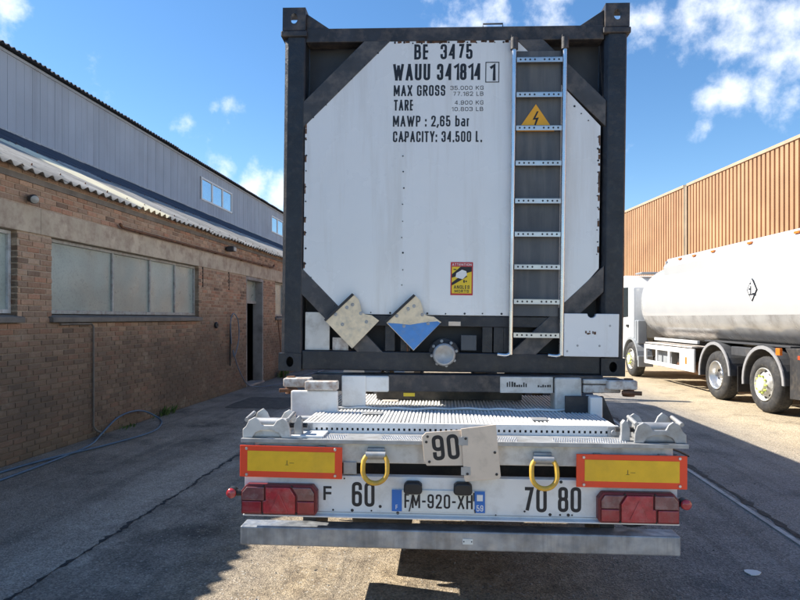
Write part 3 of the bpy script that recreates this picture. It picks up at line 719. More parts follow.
def lettering(name, body, m, parent, x0, x1, zb, cap, y, bold=.02, tilt=0, th=None, gap=.13):
    """printed lettering on a face looking to -y: spans x0..x1, baseline zb, capital height cap"""
    th = (.11+bold*2.2) if th is None else th
    tot = sum(GL[c][0] for c in body)+gap*(len(body)-1)
    k = (x1-x0)/tot; hw = th*cap/2; cx = 0; mb = MB(); rot = Matrix.Rotation(-tilt, 2)
    for c in body:
        w, st = GL[c]; w *= k
        for si, (kind, r, pts) in enumerate(st):
            P = []
            for (a, b) in pts:
                if w > 3*hw: X = cx+hw+a*(w-2*hw)
                else: X = cx+a*w
                P.append(Vector((X, hw+b*(cap-2*hw))))
            if kind == 'o' and len(P) == 2 and abs(P[0].x-P[1].x) > 1e-6 and abs(P[0].y-P[1].y) > 1e-6:
                pass
            # square ends reach the cap line
            if kind == 'o':
                for e, f in ((0, 1), (-1, -2)):
                    d = P[e]-P[f]
                    if abs(d.x) < 1e-6 or len(P) == 2: P[e] = P[e]+d.normalized()*hw*(1 if abs(d.x) < abs(d.y) else .6 if abs(d.y) > 1e-6 else 1)
            P = _round(P, r*w, kind == 'c') if r else P
            if kind == 'c' and not r: pass
            P = [rot @ q+Vector((x0, zb)) for q in P]
            _ribbon(mb, P, hw, y-si*.00007, kind == 'c')
        cx += w+gap*k
    return mb.build(name, m, parent)
def disc(mb, c, r, d, t=.004, n=10): c = Vector(c); d = Vector(d).normalized(); return mb.cyl(c, c+d*t, r, r*.8, n)

# ------------------------------------------------------------------ wheels
def wheel(parent, x_out, y, side, style, R_=.5, w=.3):
    """side -1: outer face looks to -x. style 'dish' (concave rim) or 'hub' (projecting hub with nut markers)"""
    d = Vector((-1, 0, 0)) if side < 0 else Vector((1, 0, 0))
    o = Vector((x_out, y, R_))-d*w
    wt = thing_part('wheel', parent)
    MB().lathe([(0, .30), (.02, .42), (.05, .485), (.07, .497), (w*.35, .5), (w*.65, .5), (w-.07, .497), (w-.03, .478), (w-.008, .42), (w, .36), (w-.012, .315), (w-.05, .292), (.05, .292), (0, .30)], o, d, 44).build('tyre', M['rubber'], wt)
    tm = MB()
    for k in range(44):
        t = 2*math.pi*k/44
        for q in range(3):
            tt = t+q*.05; c = o+d*(.07+q*(w-.14)/3+.01)
            p = Matrix.Rotation(tt, 4, 'X')
            tm.box(0, (w-.14)/3-.02, -.025, .025, .494, .503, Matrix.Translation(c if side > 0 else c) @ p @ (Matrix.Identity(4) if side > 0 else Matrix.Rotation(math.pi, 4, 'Z')))
    tm.build('tread', M['rubber'], wt)
    if style == 'dish':
        MB().lathe([(w-.04, .295), (w-.005, .296), (w, .285), (w-.02, .27), (w-.1, .25), (w-.17, .22), (w-.185, .17), (w-.185, .1), (w-.12, .09), (w-.1, .06), (w-.1, 0)], o, d, 40).build('rim', M['alu'], wt)
        nb = MB()
        for k in range(10):
            t = 2*math.pi*k/10; c = o+d*(w-.186)+Vector((0, math.cos(t), math.sin(t)))*.14; nb.cyl(c, c+d*.03, .016, .014, 6)
        nb.build('wheel_nut', M['rimwhite'], wt)
        hb = MB()
        for k in range(8):
            t = 2*math.pi*(k+.5)/8; c = o+d*(w-.165)+Vector((0, math.cos(t), math.sin(t)))*.205; hb.cyl(c-d*.02, c+d*.004, .026, .026, 10)
        hb.build('hand_hole', M['black'], wt)
    else:
        MB().lathe([(w-.06, .295), (w-.01, .296), (w-.006, .285), (w-.05, .272), (w-.07, .24), (w-.03, .2), (w+.01, .17), (w+.016, .13), (w+.016, .0)], o, d, 40).build('rim', M['rimwhite'], wt)
        hb = MB()
        for k in range(10):
            t = 2*math.pi*(k+.5)/10; c = o+d*(w-.05)+Vector((0, math.cos(t), math.sin(t)))*.222; hb.cyl(c-d*.02, c+d*.008, .024, .024, 10)
        hb.build('hand_hole', M['black'], wt)
        MB().lathe([(w+.015, .125), (w+.05, .12), (w+.06, .105), (w+.06, 0)], o, d, 24).build('hub', M['cream'], wt)
        nb = MB()
        for k in range(10):
            t = 2*math.pi*k/10; c = o+d*(w+.014)+Vector((0, math.cos(t), math.sin(t)))*.15
            nb.cyl(c, c+d*.035, .019, .015, 6)
            e = c+Vector((0, math.cos(t), math.sin(t)))*.012; nb.box(-.004, .004, -.012, .012, -.012, .012, Matrix.Translation(e+d*.02))
        nb.build('nut_marker', M['nut'], wt)
    return wt
def thing_part(name, parent):
    o = bpy.data.objects.new(name, None); COL.objects.link(o); o.parent = parent; o.empty_display_size = .1; return o

# ------------------------------------------------------------------ semi-trailer (chassis for containers)
tr = thing('semi_trailer', 'white container semi-trailer with red-yellow marker boards and galvanised rear bumper', 'trailer', (.335, 3.355, 0), 4)
# rear underrun bumper
bp = box('bumper', M['galv'], tr, -1.256, 1.2, 0, .125, .378, .486, .008)
for x in (-1.2565, 1.2005): box('bumper_end', M['black'], bp, x-.0025, x+.0025, .02, .105, .395, .468, 0)
pl = box('rating_plate', M['plate'], bp, .015, .072, -.003, 0, .415, .447, .001)
mb = MB()
for x in (.022, .065): disc(mb, (x, -.003, .431), .004, (0, -1, 0), .002)
mb.build('rivet', M['ink'], pl)
for x in (-.88, .84): box('bumper_arm', M['chassis'], tr, x-.04, x+.04, .126, .5, .36, .85, .004)  # arms made low and long to shape the shadow on the ground
box('shadow_box', M['chassis'], tr, -.7, -.3, .6, 1.35, .3, .64, .01)  # unseen box added to cast the dark shadow under the trailer
# lamp panel with folded lower lip
lp = MB().prism([(.02, .56), (.035, .56), (.035, .772), (.06, .776), (.06, .784), (.02, .78)], 'x', -1.235, 1.188).build('lamp_panel', M['white'], tr, .002)
MB().prism([(-.012, .551), (.02, .556), (.02, .563), (-.012, .558)], 'x', -1.235, 1.188).build('panel_lip', M['white'], lp, .001)
rv = MB()
for (x, z) in [(-.72, .585), (-.61, .585), (-.5, .585), (-.45, .61), (-.655, .765), (.5, .585), (.56, .768), (.555, .585), (.6, .585), (.62, .585), (.36, .60), (-.35, .575), (.2, .575), (-1.0, .775), (.9, .77)]:
    disc(rv, (x, .0198, z), random.choice((.005, .006, .009)), (0, -1, 0), .003)
rv.build('panel_bolt', M['black'], lp)
box('panel_seam', M['galvdull'], lp, -1.23, 1.18, .0165, .0195, .573, .575, 0)
# tail lights
def tail_light(x0, x1, z0, z1, outer):
    s = 1 if outer < 0 else -1; cx = (x0+x1)/2; W_ = (x1-x0)/2; cz = (z0+z1)/2; H_ = (z1-z0)/2
    P = lambda a, c: (cx+s*a*W_, cz+c*H_)             # a=-1 outer end
    hs = MB().prism([P(-1, .55), P(-.86, 1), P(.88, 1), P(1, .6), P(1, -.8), P(.94, -1), P(-1, -1)], 'y', -.03, .019).build('tail_light', M['lenshouse'], tr, .006)
    def lens(nm, pts, m, d=.012):
        MB().prism([P(*p) for p in pts], 'y', -.03-d, -.0302).build(nm, m, hs, .004, 3)
    lens('indicator_lens', [(-.96, .5), (-.84, .86), (-.38, .86), (-.38, -.02), (-.96, -.02)], M['lensdark'])
    lens('side_lens', [(-.96, -.08), (-.46, -.08), (-.46, -.86), (-.96, -.86)], M['lensred'])
    lens('brake_lens', [(-.33, .86), (.3, .86), (.44, .3), (.44, -.86), (-.40, -.86), (-.40, -.05), (-.33, .0)], M['lensbright'], .016)
    lens('reversing_lens', [(.36, .86), (.84, .86), (.93, .5), (.93, .0), (.49, .0), (.49, .3)], M['lensdark'])
    lens('fog_lens', [(.49, -.06), (.93, -.06), (.93, -.84), (.49, -.84)], M['lensred'])
    # triangular reflector
    lens2 = MB().prism([P(-.2, -.7), P(.25, -.7), P(.02, .55)], 'y', -.0505, -.0462).build('reflector', M['reflred'] if False else M['lensbright'], hs, .002)
    sc = MB()
    for (a, c) in ((-.4, .9), (-.42, -.9), (.46, -.9), (.34, .9)):
        q = P(a, c); disc(sc, (q[0], -.03, q[1]), .007, (0, -1, 0), .006)
    sc.build('lens_screw', M['black'], hs)
tail_light(-1.24, -.803, .566, .735, -1)
tail_light(.75, 1.182, .562, .728, 1)
for (x0, x1, z, s) in ((-1.235, -1.296, .683, -1), (1.18, 1.215, .672, 1)):
    sm = thing_part('side_marker', tr)
    MB().cyl((x0, .0, z-.005), (x1, -.01, z), .017, .02, 10).build('marker_arm', M['black'], sm)
    MB().cyl((x1, .012, z), (x1, -.032, z), .03, .03, 18).build('marker_body', M['black'], sm, .003)
    MB().lathe([(0, .0285), (.008, .027), (.014, .018), (.016, 0)], (x1, -.032, z), (0, -1, 0), 18).build('red_lens', M['lensbright'], sm)
    MB().lathe([(0, .0285), (.008, .027), (.014, .018), (.016, 0)], (x1, .012, z), (0, 1, 0), 18).build('white_lens', M['lampglass'], sm)
# red/yellow marker boards
for (x0, x1, z0, z1, tl) in ((-1.252, -.662, .772, .952, R(.5)), (.636, 1.228, .75, .932, R(.3))):
    Mx = Matrix.Translation(((x0+x1)/2, 0, (z0+z1)/2)) @ Matrix.Rotation(tl, 4, 'Y') @ Matrix.Translation((-(x0+x1)/2, 0, -(z0+z1)/2))
    pb = MB().box(x0, x1, -.016, -.009, z0, z1, Mx).build('marker_board', M['reflred'], tr, .003)
    yf = MB().box(x0+.045, x1-.042, -.0178, -.0162, z0+.035, z1-.03, Mx).build('yellow_field', M['reflyel'], pb)
    mb = MB(); cx, cz = (x0+x1)/2+.0, (z0+z1)/2-.005
    mb.box(cx-.03, cx-.012, -.0186, -.0181, cz-.012, cz-.010, Mx).box(cx-.022, cx-.019, -.0186, -.0181, cz-.009, cz+.014, Mx).box(cx-.006, cx+.02, -.0186, -.0181, cz-.001, cz+.001, Mx)
    mb.build('approval_mark', M['ink'], pb)
    mb = MB()
    for a in (x0+.04, x1-.04):
        for c in (z0+.016, z1-.016): disc(mb, (a, -.0162, c), .009, (0, -1, 0), .005, 12)
    mb.build('board_bolt', M['alu'], pb)
    mb = MB().box(x0+.1, x0+.14, -.009, .03, z0+.02, z1-.0).box(x1-.14, x1-.1, -.009, .03, z0+.02, z1-.0)
    mb.build('board_bracket', M['galvdull'], pb)
# rear cross beam, deck
box('rear_beam', M['whitedirty'], tr, -1.18, 1.17, .03, .13, .852, .978, .006)
box('hitch_bracket', M['galvdull'], tr, -.662, -.585, .02, .0295, .79, .86, .003)
box('cross_member', M['chassis'], tr, -1.1, 1.1, .34, .42, .62, .97, .004)
dk = MB().box(-1.25, 1.24, .0, .42, .979, .99).build('deck', M['galvdull'], tr, .002)
box('white_step', M['white'], dk, -1.02, -.78, .03, .2, .9905, 1.004, .003)
mb = MB(); 
for i in range(150):
    x = -1.0+i*.0133
    if -.8 < x < -.66 or -.45 < x < .32 or .52 < x < .92:
        for j, y in enumerate((.03, .058, .086, .114)):
            c = Vector((x+(j % 2)*.006, y, .9902)); mb.cyl(c, c+Vector((0, 0, .005)), .0048, .0028, 6)
mb.build('tread_stud', M['alu'], dk)
box('deck_edge', M['galvdull'], dk, -1.25, 1.24, -.006, -.001, .968, .99, .001)
# tow rings
for x, z in ((-.472, .86), (.458, .848)):
    rg = thing_part('tow_ring', tr)
    pts = []
    for i in range(21):
        t = math.pi+math.pi*i/20; pts.append((x+.068*math.cos(t), -.045-.01*math.sin(-t), z-.03+.068*math.sin(t)))
    pts = [(x-.05, -.02, z+.045), (x-.066, -.035, z+.02)]+pts+[(x+.066, -.035, z+.02), (x+.05, -.02, z+.045)]
    MB().tube(spline(pts, 2), .0135, 10).build('ring', M['yellow'], rg)
    MB().cyl((x-.056, -.014, z+.05), (x+.056, -.014, z+.05), .021, .021, 14).build('ring_sleeve', M['galvdull'], rg)
    box('ring_plate', M['galvdull'], rg, x-.05, x+.05, .0, .029, z+.02, z+.085, .004)
# lettering on the lamp panel
lettering('lettering', 'F', M['ink'], lp, -.776, -.722, .640, .08, .019, th=.17)
for (c_, x0, x1, zb) in (('6', -.612, -.554, .607), ('0', -.54, -.482, .607), ('7', .352, .41, .597), ('0', .424, .482, .597), ('8', .543, .6, .601), ('0', .612, .67, .601)):
    lettering('lettering', c_, M['ink'], lp, x0, x1, zb, .14, .019, th=.135)
# number plate
npl = box('number_plate', M['plate'], tr, -.385, .142, .012, .0185, .586, .711, .004)
for x0, x1 in ((-.383, -.326), (.082, .14)): box('blue_band', M['blue'], npl, x0, x1, .0102, .0118, .588, .709, 0)
lettering('lettering', 'FM-920-XH', M['ink'], npl, -.312, .072, .608, .08, .0112, th=.135)
lettering('lettering', 'F', M['signwhite'], npl, -.361, -.348, .6, .025, .0096, .01)
lettering('lettering', '59', M['signwhite'], npl, .093, .130, .598, .034, .0096, .01)
box('band_square', M['signwhite'], npl, .095, .128, .0094, .0099, .655, .69, 0)
for x in (-.255, -.255): pass
mb = MB(); mb.tube([(-.262, .0085, .70), (-.27, .0085, .66), (-.277, .0085, .62), (-.285, .0085, .59)], .0035, 5); mb.tube([(.078, .0085, .70), (.078, .0085, .655)], .0035, 5); mb.tube([(.082, .0085, .607), (.085, .0085, .588)], .0035, 5)
mb.build('plate_scratch', M['ink'], npl)
for x in (-.262, .016):
    lm = MB().prism([(x-.052, .714), (x-.045, .698), (x+.045, .698), (x+.052, .714), (x+.05, .748), (x+.035, .764), (x-.035, .764), (x-.05, .748)], 'y', -.04, .018).build('plate_lamp', M['black'], tr, .01, 3)
    box('lamp_window', M['lampglass'], lm, x-.035, x+.035, -.03, .0, .695, .6975, 0)
# folding speed board: "90" half and the turned-over leaf
sb = MB().prism([(-.19, 1.043), (.012, 1.06), (.03, .862), (-.184, .858), (-.198, .88), (-.212, 1.02)], 'y', -.03, -.022).build('speed_board', M['creamboard'], tr, .002)
lettering('lettering', '9', M['ink'], sb, -.146, -.08, .886, .14, -.0304, tilt=R(-6), th=.15); lettering('lettering', '0', M['ink'], sb, -.064, .002, .893, .14, -.0304, tilt=R(-6), th=.15)
lf = MB().prism([(.004, 1.068), (.196, 1.094), (.223, .806), (.215, .796), (.03, .776), (.022, .79)], 'y', -.042, -.034).build('folded_leaf', M['creamboard'], sb, .002)
for (x, z) in ((.013, 1.0), (.027, .835)): MB().cyl((x, -.036, z-.025), (x, -.036, z+.025), .009, .009, 8).box(x-.022, x+.03, -.0445, -.0422, z-.022, z+.022).build('hinge', M['galvdull'], sb)
mb = MB()
for (x, y_, z) in ((.19, -.0422, .94), (.2, -.0422, .82), (-.187, -.0302, .99), (-.17, -.0302, .88), (-.18, -.0302, 1.02), (.03, -.0442, 1.015), (.04, -.0442, .82)): disc(mb, (x, y_, z), .008, (0, -1, 0), .004, 8)
mb.build('board_rivet', M['chassis'], sb)
# walkway platform: perforated plank gratings with a pierced front lip
PX0, PX1, PY0, PY1, PZ = -.94, .925, .2, 1.55, 1.05
pf = thing_part('walkway', tr)
def grating(y0, y1, nm, zoff=0):
    mb = MB(); n_ = 78; p = (PX1-PX0)/n_
    for i in range(n_):
        x = PX0+p*i; dz = random.uniform(-.0015, .0015)
        mb.box(x, x+p*.5, y0, y1, PZ-.012+zoff+dz, PZ+zoff+dz)
    y = y0+.004; k = 0
    while y < y1-.012:
        mb.box(PX0, PX1-p*.5, y, y+.014, PZ-.02+zoff, PZ-.007+zoff); y += .036; k += 1
    return mb.build(nm, M['white'], pf)
grating(PY0+.012, .74, 'grating'); grating(.78, PY1, 'grating', .004)
mb = MB(); pts = []
for i in range(30):
    x = PX0+(PX1-PX0)*i/29; pts.append((x, .76+.012*math.sin(i*.5), PZ+.006+.004*math.sin(i*1.7)))
mb.tube(pts, .009, 6); mb.build('seam_bar', M['white'], pf)
mb = MB(); z0, z1 = PZ-.066, PZ+.001
mb.box(PX0, PX1, PY0, PY0+.006, z1-.03, z1).box(PX0, PX1, PY0, PY0+.006, z0, z0+.022)
n_ = 60; p = (PX1-PX0)/n_
for i in range(n_): mb.box(PX0+p*i, PX0+p*i+p*.6, PY0, PY0+.006, z0+.022, z1-.03)
mb.box(PX0, PX1, PY0+.006, PY0+.02, z1-.006, z1)
mb.build('front_lip', M['white'], pf)
box('lip_backing', M['chassis'], pf, PX0, PX1, PY0+.02, PY0+.024, z0+.003, z1-.014, 0)
for x in (PX0, PX1-.06):
    q = box('end_bracket', M['galvdull'], pf, x-.004, x+.064, PY0-.006, PY0-.001, z0-.004, z1-.004, .002)
    MB().cyl((x+.03, PY0-.006, PZ-.036), (x+.03, PY0-.016, PZ-.036), .018, .015, 14).build('end_bolt', M['galv'], q)
for x in (PX0, PX1-.03): box('side_rail', M['white'], pf, x, x+.03, PY0+.03, PY1, PZ-.08, PZ-.018, .002)
for (x, w, y, d) in ((-.62, .13, .5, .1), (.45, .1, .34, .1), (.28, .16, 1.2, .12), (-.55, .12, 1.1, .1)):
    box('patch_plate', M['galvdull'] if y < .6 else M['rustwhite'], pf, x, x+w, y, y+d, PZ+.0045, PZ+.008, .001)
box('under_tray', M['chassis'], pf, PX0+.05, PX1-.05, .3, 1.5, .9, .93, 0)
# corner lock units on the deck
def lock_unit(x0, s):
    lk = thing_part('corner_lock', tr); Z = .9905
    X = lambda a: x0+s*a
    prof = [(0, 0), (0, .05), (.02, .07), (.035, .105), (.07, .125), (.095, .105), (.11, .075), (.18, .075), (.2, .105), (.23, .12), (.262, .1), (.275, .06), (.28, 0), (.23, 0), (.21, .03), (.17, .045), (.11, .045), (.075, .03), (.055, 0)]
    for y0 in (.02, .185): MB().prism([(X(a), Z+b*(.95 if y0 < .1 else 1.15)) for a, b in prof], 'y', y0, y0+.016).build('saddle_plate', M['whitedirty'] if s > 0 else M['galvdull'], lk, .004)
    MB().cyl((X(.02), .1, Z+.07), (X(.26), .1, Z+.07), .032, .032, 16).build('roller', M['galvdull'], lk, .004)
    MB().prism([(X(.03), Z+.0), (X(.03), Z+.05), (X(.25), Z+.05), (X(.25), Z)], 'y', .037, .184).build('base_block', M['whitedirty'] if s > 0 else M['galvdull'], lk, .012)
    for a in (.018, .262): MB().cyl((X(a), .036, Z+.1), (X(a), .184, Z+.118), .012, .012, 10).build('tie_bar', M['galvdull'], lk)
    MB().prism([(X(.29), Z), (X(.29), Z+.07), (X(.305), Z+.11), (X(.32), Z+.12), (X(.335), Z+.1), (X(.34), Z)], 'y', .06, .1).build('stop_plate', M['galvdull'], lk, .004)
    MB().cyl((X(.25), .1, Z+.06), (X(.36), .1, Z+.06), .014, .014, 10).build('spindle', M['chassis'], lk)
lock_unit(-1.248, 1); lock_unit(1.238, -1)
# bolster under the container end with its worn white end sleeves
box('bolster', M['frame_worn'], tr, -1.02, 1.0, .82, .98, 1.165, 1.284, .005)
box('bolster_sleeve', M['white'], tr, -.80, -.47, .80, .99, 1.163, 1.275, .012)
box('sleeve_band', M['white'], tr, -.80, -.63, .785, .799, 1.06, 1.278, .012)
box('bolster_sleeve', M['whitedirty'], tr, .30, .66, .805, .99, 1.163, 1.275, .006)
box('sleeve_leg', M['whitedirty'], tr, .67, .85, .79, .98, 1.0, 1.272, .012)
box('bolster_sleeve', M['rustwhite'], tr, .86, 1.11, .79, .96, 1.17, 1.225, .008)
box('bolster_top', M['whitedirty'], tr, .86, 1.13, .78, .97, 1.232, 1.262, .006)
mb = MB()
for i in range(9): a = .345+i*.016; mb.box(a, a+random.uniform(.008, .014), .8035, .8048, 1.205, 1.215+random.uniform(.004, .03))
for i in range(6): a = .555+i*.016; mb.box(a, a+random.uniform(.008, .014), .8035, .8048, 1.205, 1.21+random.uniform(.002, .02))
mb.build('worn_lettering', M['ink'], tr)
box('upright', M['white'], tr, -1.12, -.80, .62, .66, .985, 1.19, .012)
box('upright_cap', M['rustwhite'], tr, -1.02, -.80, .60, .68, 1.195, 1.255, .008)
box('upright', M['white'], tr, .87, .95, .64, .78, .95, 1.16, .008)
MB().prism([(.72, 1.16), (.97, 1.16), (1.08, .9), (.72, .9)], 'y', .7, .72).build('side_skirt', M['frame'], tr, .004)
for s in (-1, 1):
    q = box('lock_arm', M['rustwhite'], tr, *sorted((s*1.01, s*1.2)), .72, .86, 1.2, 1.262, .01)
    MB().cyl((s*1.16, .79, 1.15), (s*1.16, .79, 1.27), .04, .03, 12).build('lock_pin', M['rust'], q)
    MB().cyl((s*1.1, .74, 1.18), (s*1.22, .70, 1.18), .014, .014, 8).build('lock_handle', M['rust'], q)
MB().cyl((-1.04, .45, 1.03), (-.9, .45, 1.03), .02, .02, 10).build('air_coupling', M['galvdull'], tr)
MB().lathe([(0, .0), (0, .05), (.015, .055), (.03, .05), (.03, 0)], (-1.05, .45, 1.02), (-1, 0, 0), 16).build('side_reflector', M['lensorange'], tr)
for x in (-1.0, -.93): MB().prism([(x, .92), (x+.045, .92), (x+.04, 1.03), (x+.01, 1.03)], 'y', .34, .38).build('clip_bracket', M['chassis'], tr, .003)
box('tool_tag', M['signyel'], tr, -.37, -.29, .83, .84, 1.13, 1.155, .002)
box('cross_tie', M['chassis'], tr, -.6, .5, 1.2, 1.3, 1.06, 1.14)
# main frame, axles, wheels, guards, legs
for x in (-.56, .44): 
    MB().box(x, x+.12, .43, 11.6, 1.0, 1.02).box(x, x+.12, .43, 11.6, .66, .68).box(x+.052, x+.068, .43, 11.6, .68, 1.0).build('main_beam', M['chassis'], tr, .003)
for y in (1.7, 4.1, 6.5, 8.9, 11.2): box('cross_member', M['chassis'], tr, -1.1, 1.1, y, y+.1, .82, .96, .004)
for y in (2.35, 3.66, 4.97):
    MB().cyl((-1.0, y, .5), (1.0, y, .5), .065, .065, 14).build('axle', M['chassis'], tr)
    wheel(tr, -1.22, y, -1, 'hub', w=.36); wheel(tr, 1.2, y, 1, 'hub', w=.36)
    for s in (-1, 1):
        prof = [(math.cos(t), math.sin(t)) for t in [R(20+10*i) for i in range(15)]]
        poly = [(y+.58*c, .5+.58*s_) for c, s_ in prof]+[(y+.565*c, .5+.565*s_) for c, s_ in reversed(prof)]
        MB().prism(poly, 'x', *sorted((s*.8, s*1.24))).build('mudguard', M['fender'], tr)
for s in (-1, 1):
    lg = thing_part('landing_leg', tr)
    box('leg_tube', M['chassis'], lg, s*.8-.06, s*.8+.06, 9.3, 9.42, .1, 1.0, .004); box('foot', M['chassis'], lg, s*.8-.13, s*.8+.13, 9.22, 9.5, 0, .05, .004)
box('mud_flap', M['black'], tr, -1.2, -.84, 1.62, 1.635, .25, .86, .002); box('mud_flap', M['black'], tr, .82, 1.18, 1.62, 1.635, .25, .86, .002)
box('air_tank_bracket', M['chassis'], tr, -.4, .4, .9, 1.3, .55, .62, .004)
MB().cyl((-.35, 1.1, .76), (.35, 1.1, .76), .13, .13, 20).build('air_tank', M['chassis'], tr)
MB().tube(spline([(.86, .1, .55), (.95, .12, .5), (1.05, .1, .52), (1.1, .12, .55)], 5), .006, 6).build('lamp_cable', M['black'], tr)
MB().tube(spline([(1.2, .2, .93), (1.28, .25, .9), (1.36, .3, .86)], 5), .006, 6).build('loose_cable', M['black'], tr)

# ------------------------------------------------------------------ tank container
ct = thing('tank_container', 'dark framed tank container with white end panel and ladder, standing on the trailer', 'container', (.343, 4.243, 0), 3)
ct.rotation_euler = (0, R(.72), R(-3))
ct.location.z = .0
XL, XR, ZB, ZTOP, CL = -1.222, 1.197, 1.288, 3.885, 9.1
def clip_poly(P, x0, x1, z0, z1):
    for ax, lim, sg_ in ((0, x0, 1), (0, x1, -1), (1, z0, 1), (1, z1, -1)):
        out = []
        for i in range(len(P)):
            a, b = P[i-1], P[i]; da, db = sg_*(a[ax]-lim), sg_*(b[ax]-lim)
            if (da >= 0) != (db >= 0):
                t = da/(da-db); out.append((a[0]+(b[0]-a[0])*t, a[1]+(b[1]-a[1])*t))
            if db >= 0: out.append(b)
        P = out
    return P
def end_frame(y0, rear):
    sg = 1 if rear else -1
    a, b = (y0, y0+.17) if rear else (y0-.17, y0)
    for x0, x1 in ((XL, XL+.155), (XR-.155, XR)):
        MB().prism([(x0, a+.03), (x0+.03, a), (x1-.01, a), (x1, a+.012), (x1, b), (x0, b)], 'z', ZB+.12, ZTOP-.16).build('corner_post', M['frame'], ct, .006)
        sx = -1 if x0 < 0 else 1
        for zc, h in ((ZTOP-.162, .162), (ZB, .125)):
            cx0, cx1 = (x0-.01, x0+.155) if sx < 0 else (x1-.155, x1+.01)
            # hollow casting: walls with an opening
            cc = thing_part('corner_casting', ct); mb = MB(); hx, hz = (cx0+cx1)/2, zc+h*.52; hw, hh_ = .027, .037
            ya, yb = a-.012, a+.17
            hole = [(hx+hw*math.cos(t)*(1.0), hz+hh_*math.sin(t)) for t in [2*math.pi*i/16 for i in range(16)]]
            outer = []
            for (px_, pz_) in hole:   # rim verts on the rectangle, radially
                dx, dz = px_-hx, pz_-hz; k = min(((cx1-hx) if dx > 0 else (hx-cx0))/max(abs(dx), 1e-6), ((zc+h-hz) if dz > 0 else (hz-zc))/max(abs(dz), 1e-6)); outer.append((hx+dx*k, hz+dz*k))
            for c_ in ((cx0, zc), (cx1, zc), (cx0, zc+h), (cx1, zc+h)):
                i = min(range(16), key=lambda q: (outer[q][0]-c_[0])**2+(outer[q][1]-c_[1])**2); outer[i] = c_
            for yy in (ya,):
                vs = [(p[0], yy, p[1]) for p in outer]+[(p[0], yy, p[1]) for p in hole]+[(p[0], yy+.03, p[1]) for p in hole]+[(p[0], yb, p[1]) for p in outer]
                fs = [(i, (i+1) % 16, 16+(i+1) % 16, 16+i) for i in range(16)]+[(16+i, 16+(i+1) % 16, 32+(i+1) % 16, 32+i) for i in range(16)]+[((i+1) % 16, i, 48+i, 48+(i+1) % 16) for i in range(16)]
                mb.add(vs, fs)
                if not (zc > 2): mb.box(cx0+.012, cx1-.012, yb-.03, yb-.012, zc+.012, zc+h-.012)
            mb.build('casting_shell', M['frame_worn'] if zc > 2 else M['frame'], cc)
            if zc > 2:
                MB().box(cx0-.012, cx1+.012, a-.014, b, zc-.045, zc-.002).build('casting_lip', M['frame_worn'], cc, .008)
        for zz in (): pass
    # rails
    box('top_rail', M['frame_worn'], ct, XL+.156, XR-.156, a+.012, a+.13, 3.645, 3.745, .006)
    box('bottom_rail', M['frame'], ct, XL+.156, XR-.156, a+.005, a+.13, ZB+.01, 1.435, .006)
    for s, x in ((1, XL+.156), (-1, XR-.156)):
        MB().prism([(x, 3.747), (x, 3.86), (x+s*.17, 3.747)], 'y', a+.03, a+.12).build('gusset', M['frame_worn'], ct, .003)
    # diagonal braces in the four corners
    for (p, q) in (((-1.066, 3.03), (-.43, 3.66)), ((1.045, 3.03), (.40, 3.66)), ((-1.066, 2.03), (-.40, 1.36)), ((1.045, 2.06), (.36, 1.40))):
        p, q = Vector(p), Vector(q); d = (q-p).normalized(); nn = Vector((-d.y, d.x))*.066
        c_ = Vector((0, 2.6)); mid = (p+q)/2; off = Vector((-d.y, d.x)); off = off if off.dot(mid-c_) > 0 else -off; p, q = p+off*.075, q+off*.075
        pts = [p+nn-d*.2, q+nn+d*.2, q-nn+d*.2, p-nn-d*.2]
        MB().prism(clip_poly([(v.x, v.y) for v in pts], XL+.14, XR-.14, 1.43, 3.646), 'y', a+.003, a+.09).build('corner_brace', M['brace'], ct, .004)
end_frame(0, True); end_frame(CL, False)
# the white end panel (eight-sided) and what lies behind
oct_ = [(-.478, 3.642), (.448, 3.642), (1.022, 3.035), (1.022, 2.04), (.735, 1.70), (-.785, 1.70), (-1.063, 1.985), (-1.063, 3.07)]
ep = MB().prism(oct_, 'y', .006, .0115).build('end_panel', M['panel'], ct, .001)
box('recess_sheet', M['back'], ct, XL+.156, XR-.156, .15, .155, 1.436, 3.72, 0)
rv = MB()
def along(p, q, n_, jit=.004):
    for i in range(n_):
        t = (i+.5)/n_; disc(rv, (p[0]+(q[0]-p[0])*t+random.uniform(-jit, jit), .0058, p[1]+(q[1]-p[1])*t+random.uniform(-jit, jit)), random.uniform(.004, .008), (0, -1, 0), .004, 7)
along((-.46, 3.63), (.44, 3.63), 14); along((-1.05, 3.06), (-.5, 3.61), 6); along((-1.052, 3.0), (-1.052, 2.0), 9); along((-1.04, 1.99), (-.8, 1.73), 4); along((-.77, 1.712), (.42, 1.712), 9)
along((1.008, 3.0), (1.008, 2.1), 11); along((.96, 3.05), (.82, 3.2), 3); along((-.355, 3.0), (-.355, 1.85), 10, .006)
rv.build('panel_rivet', M['ink'], ep)
mb = MB()
for i in range(26):
    x = random.uniform(-.45, .42); mb.box(x, x+random.uniform(.01, .05), .0048, .0058, 3.625+random.uniform(0, .006), 3.641)
for i in range(18):
    z = random.uniform(2.1, 3.0); mb.box(1.008+random.uniform(0, .008), 1.021, .0048, .0058, z, z+random.uniform(.01, .06))
for i in range(12):
    z = random.uniform(2.0, 3.05); mb.box(-1.062, -1.052-random.uniform(-.002, .004), .0048, .0058, z, z+random.uniform(.01, .05))
mb.build('rust_edge', M['rust'], ep)
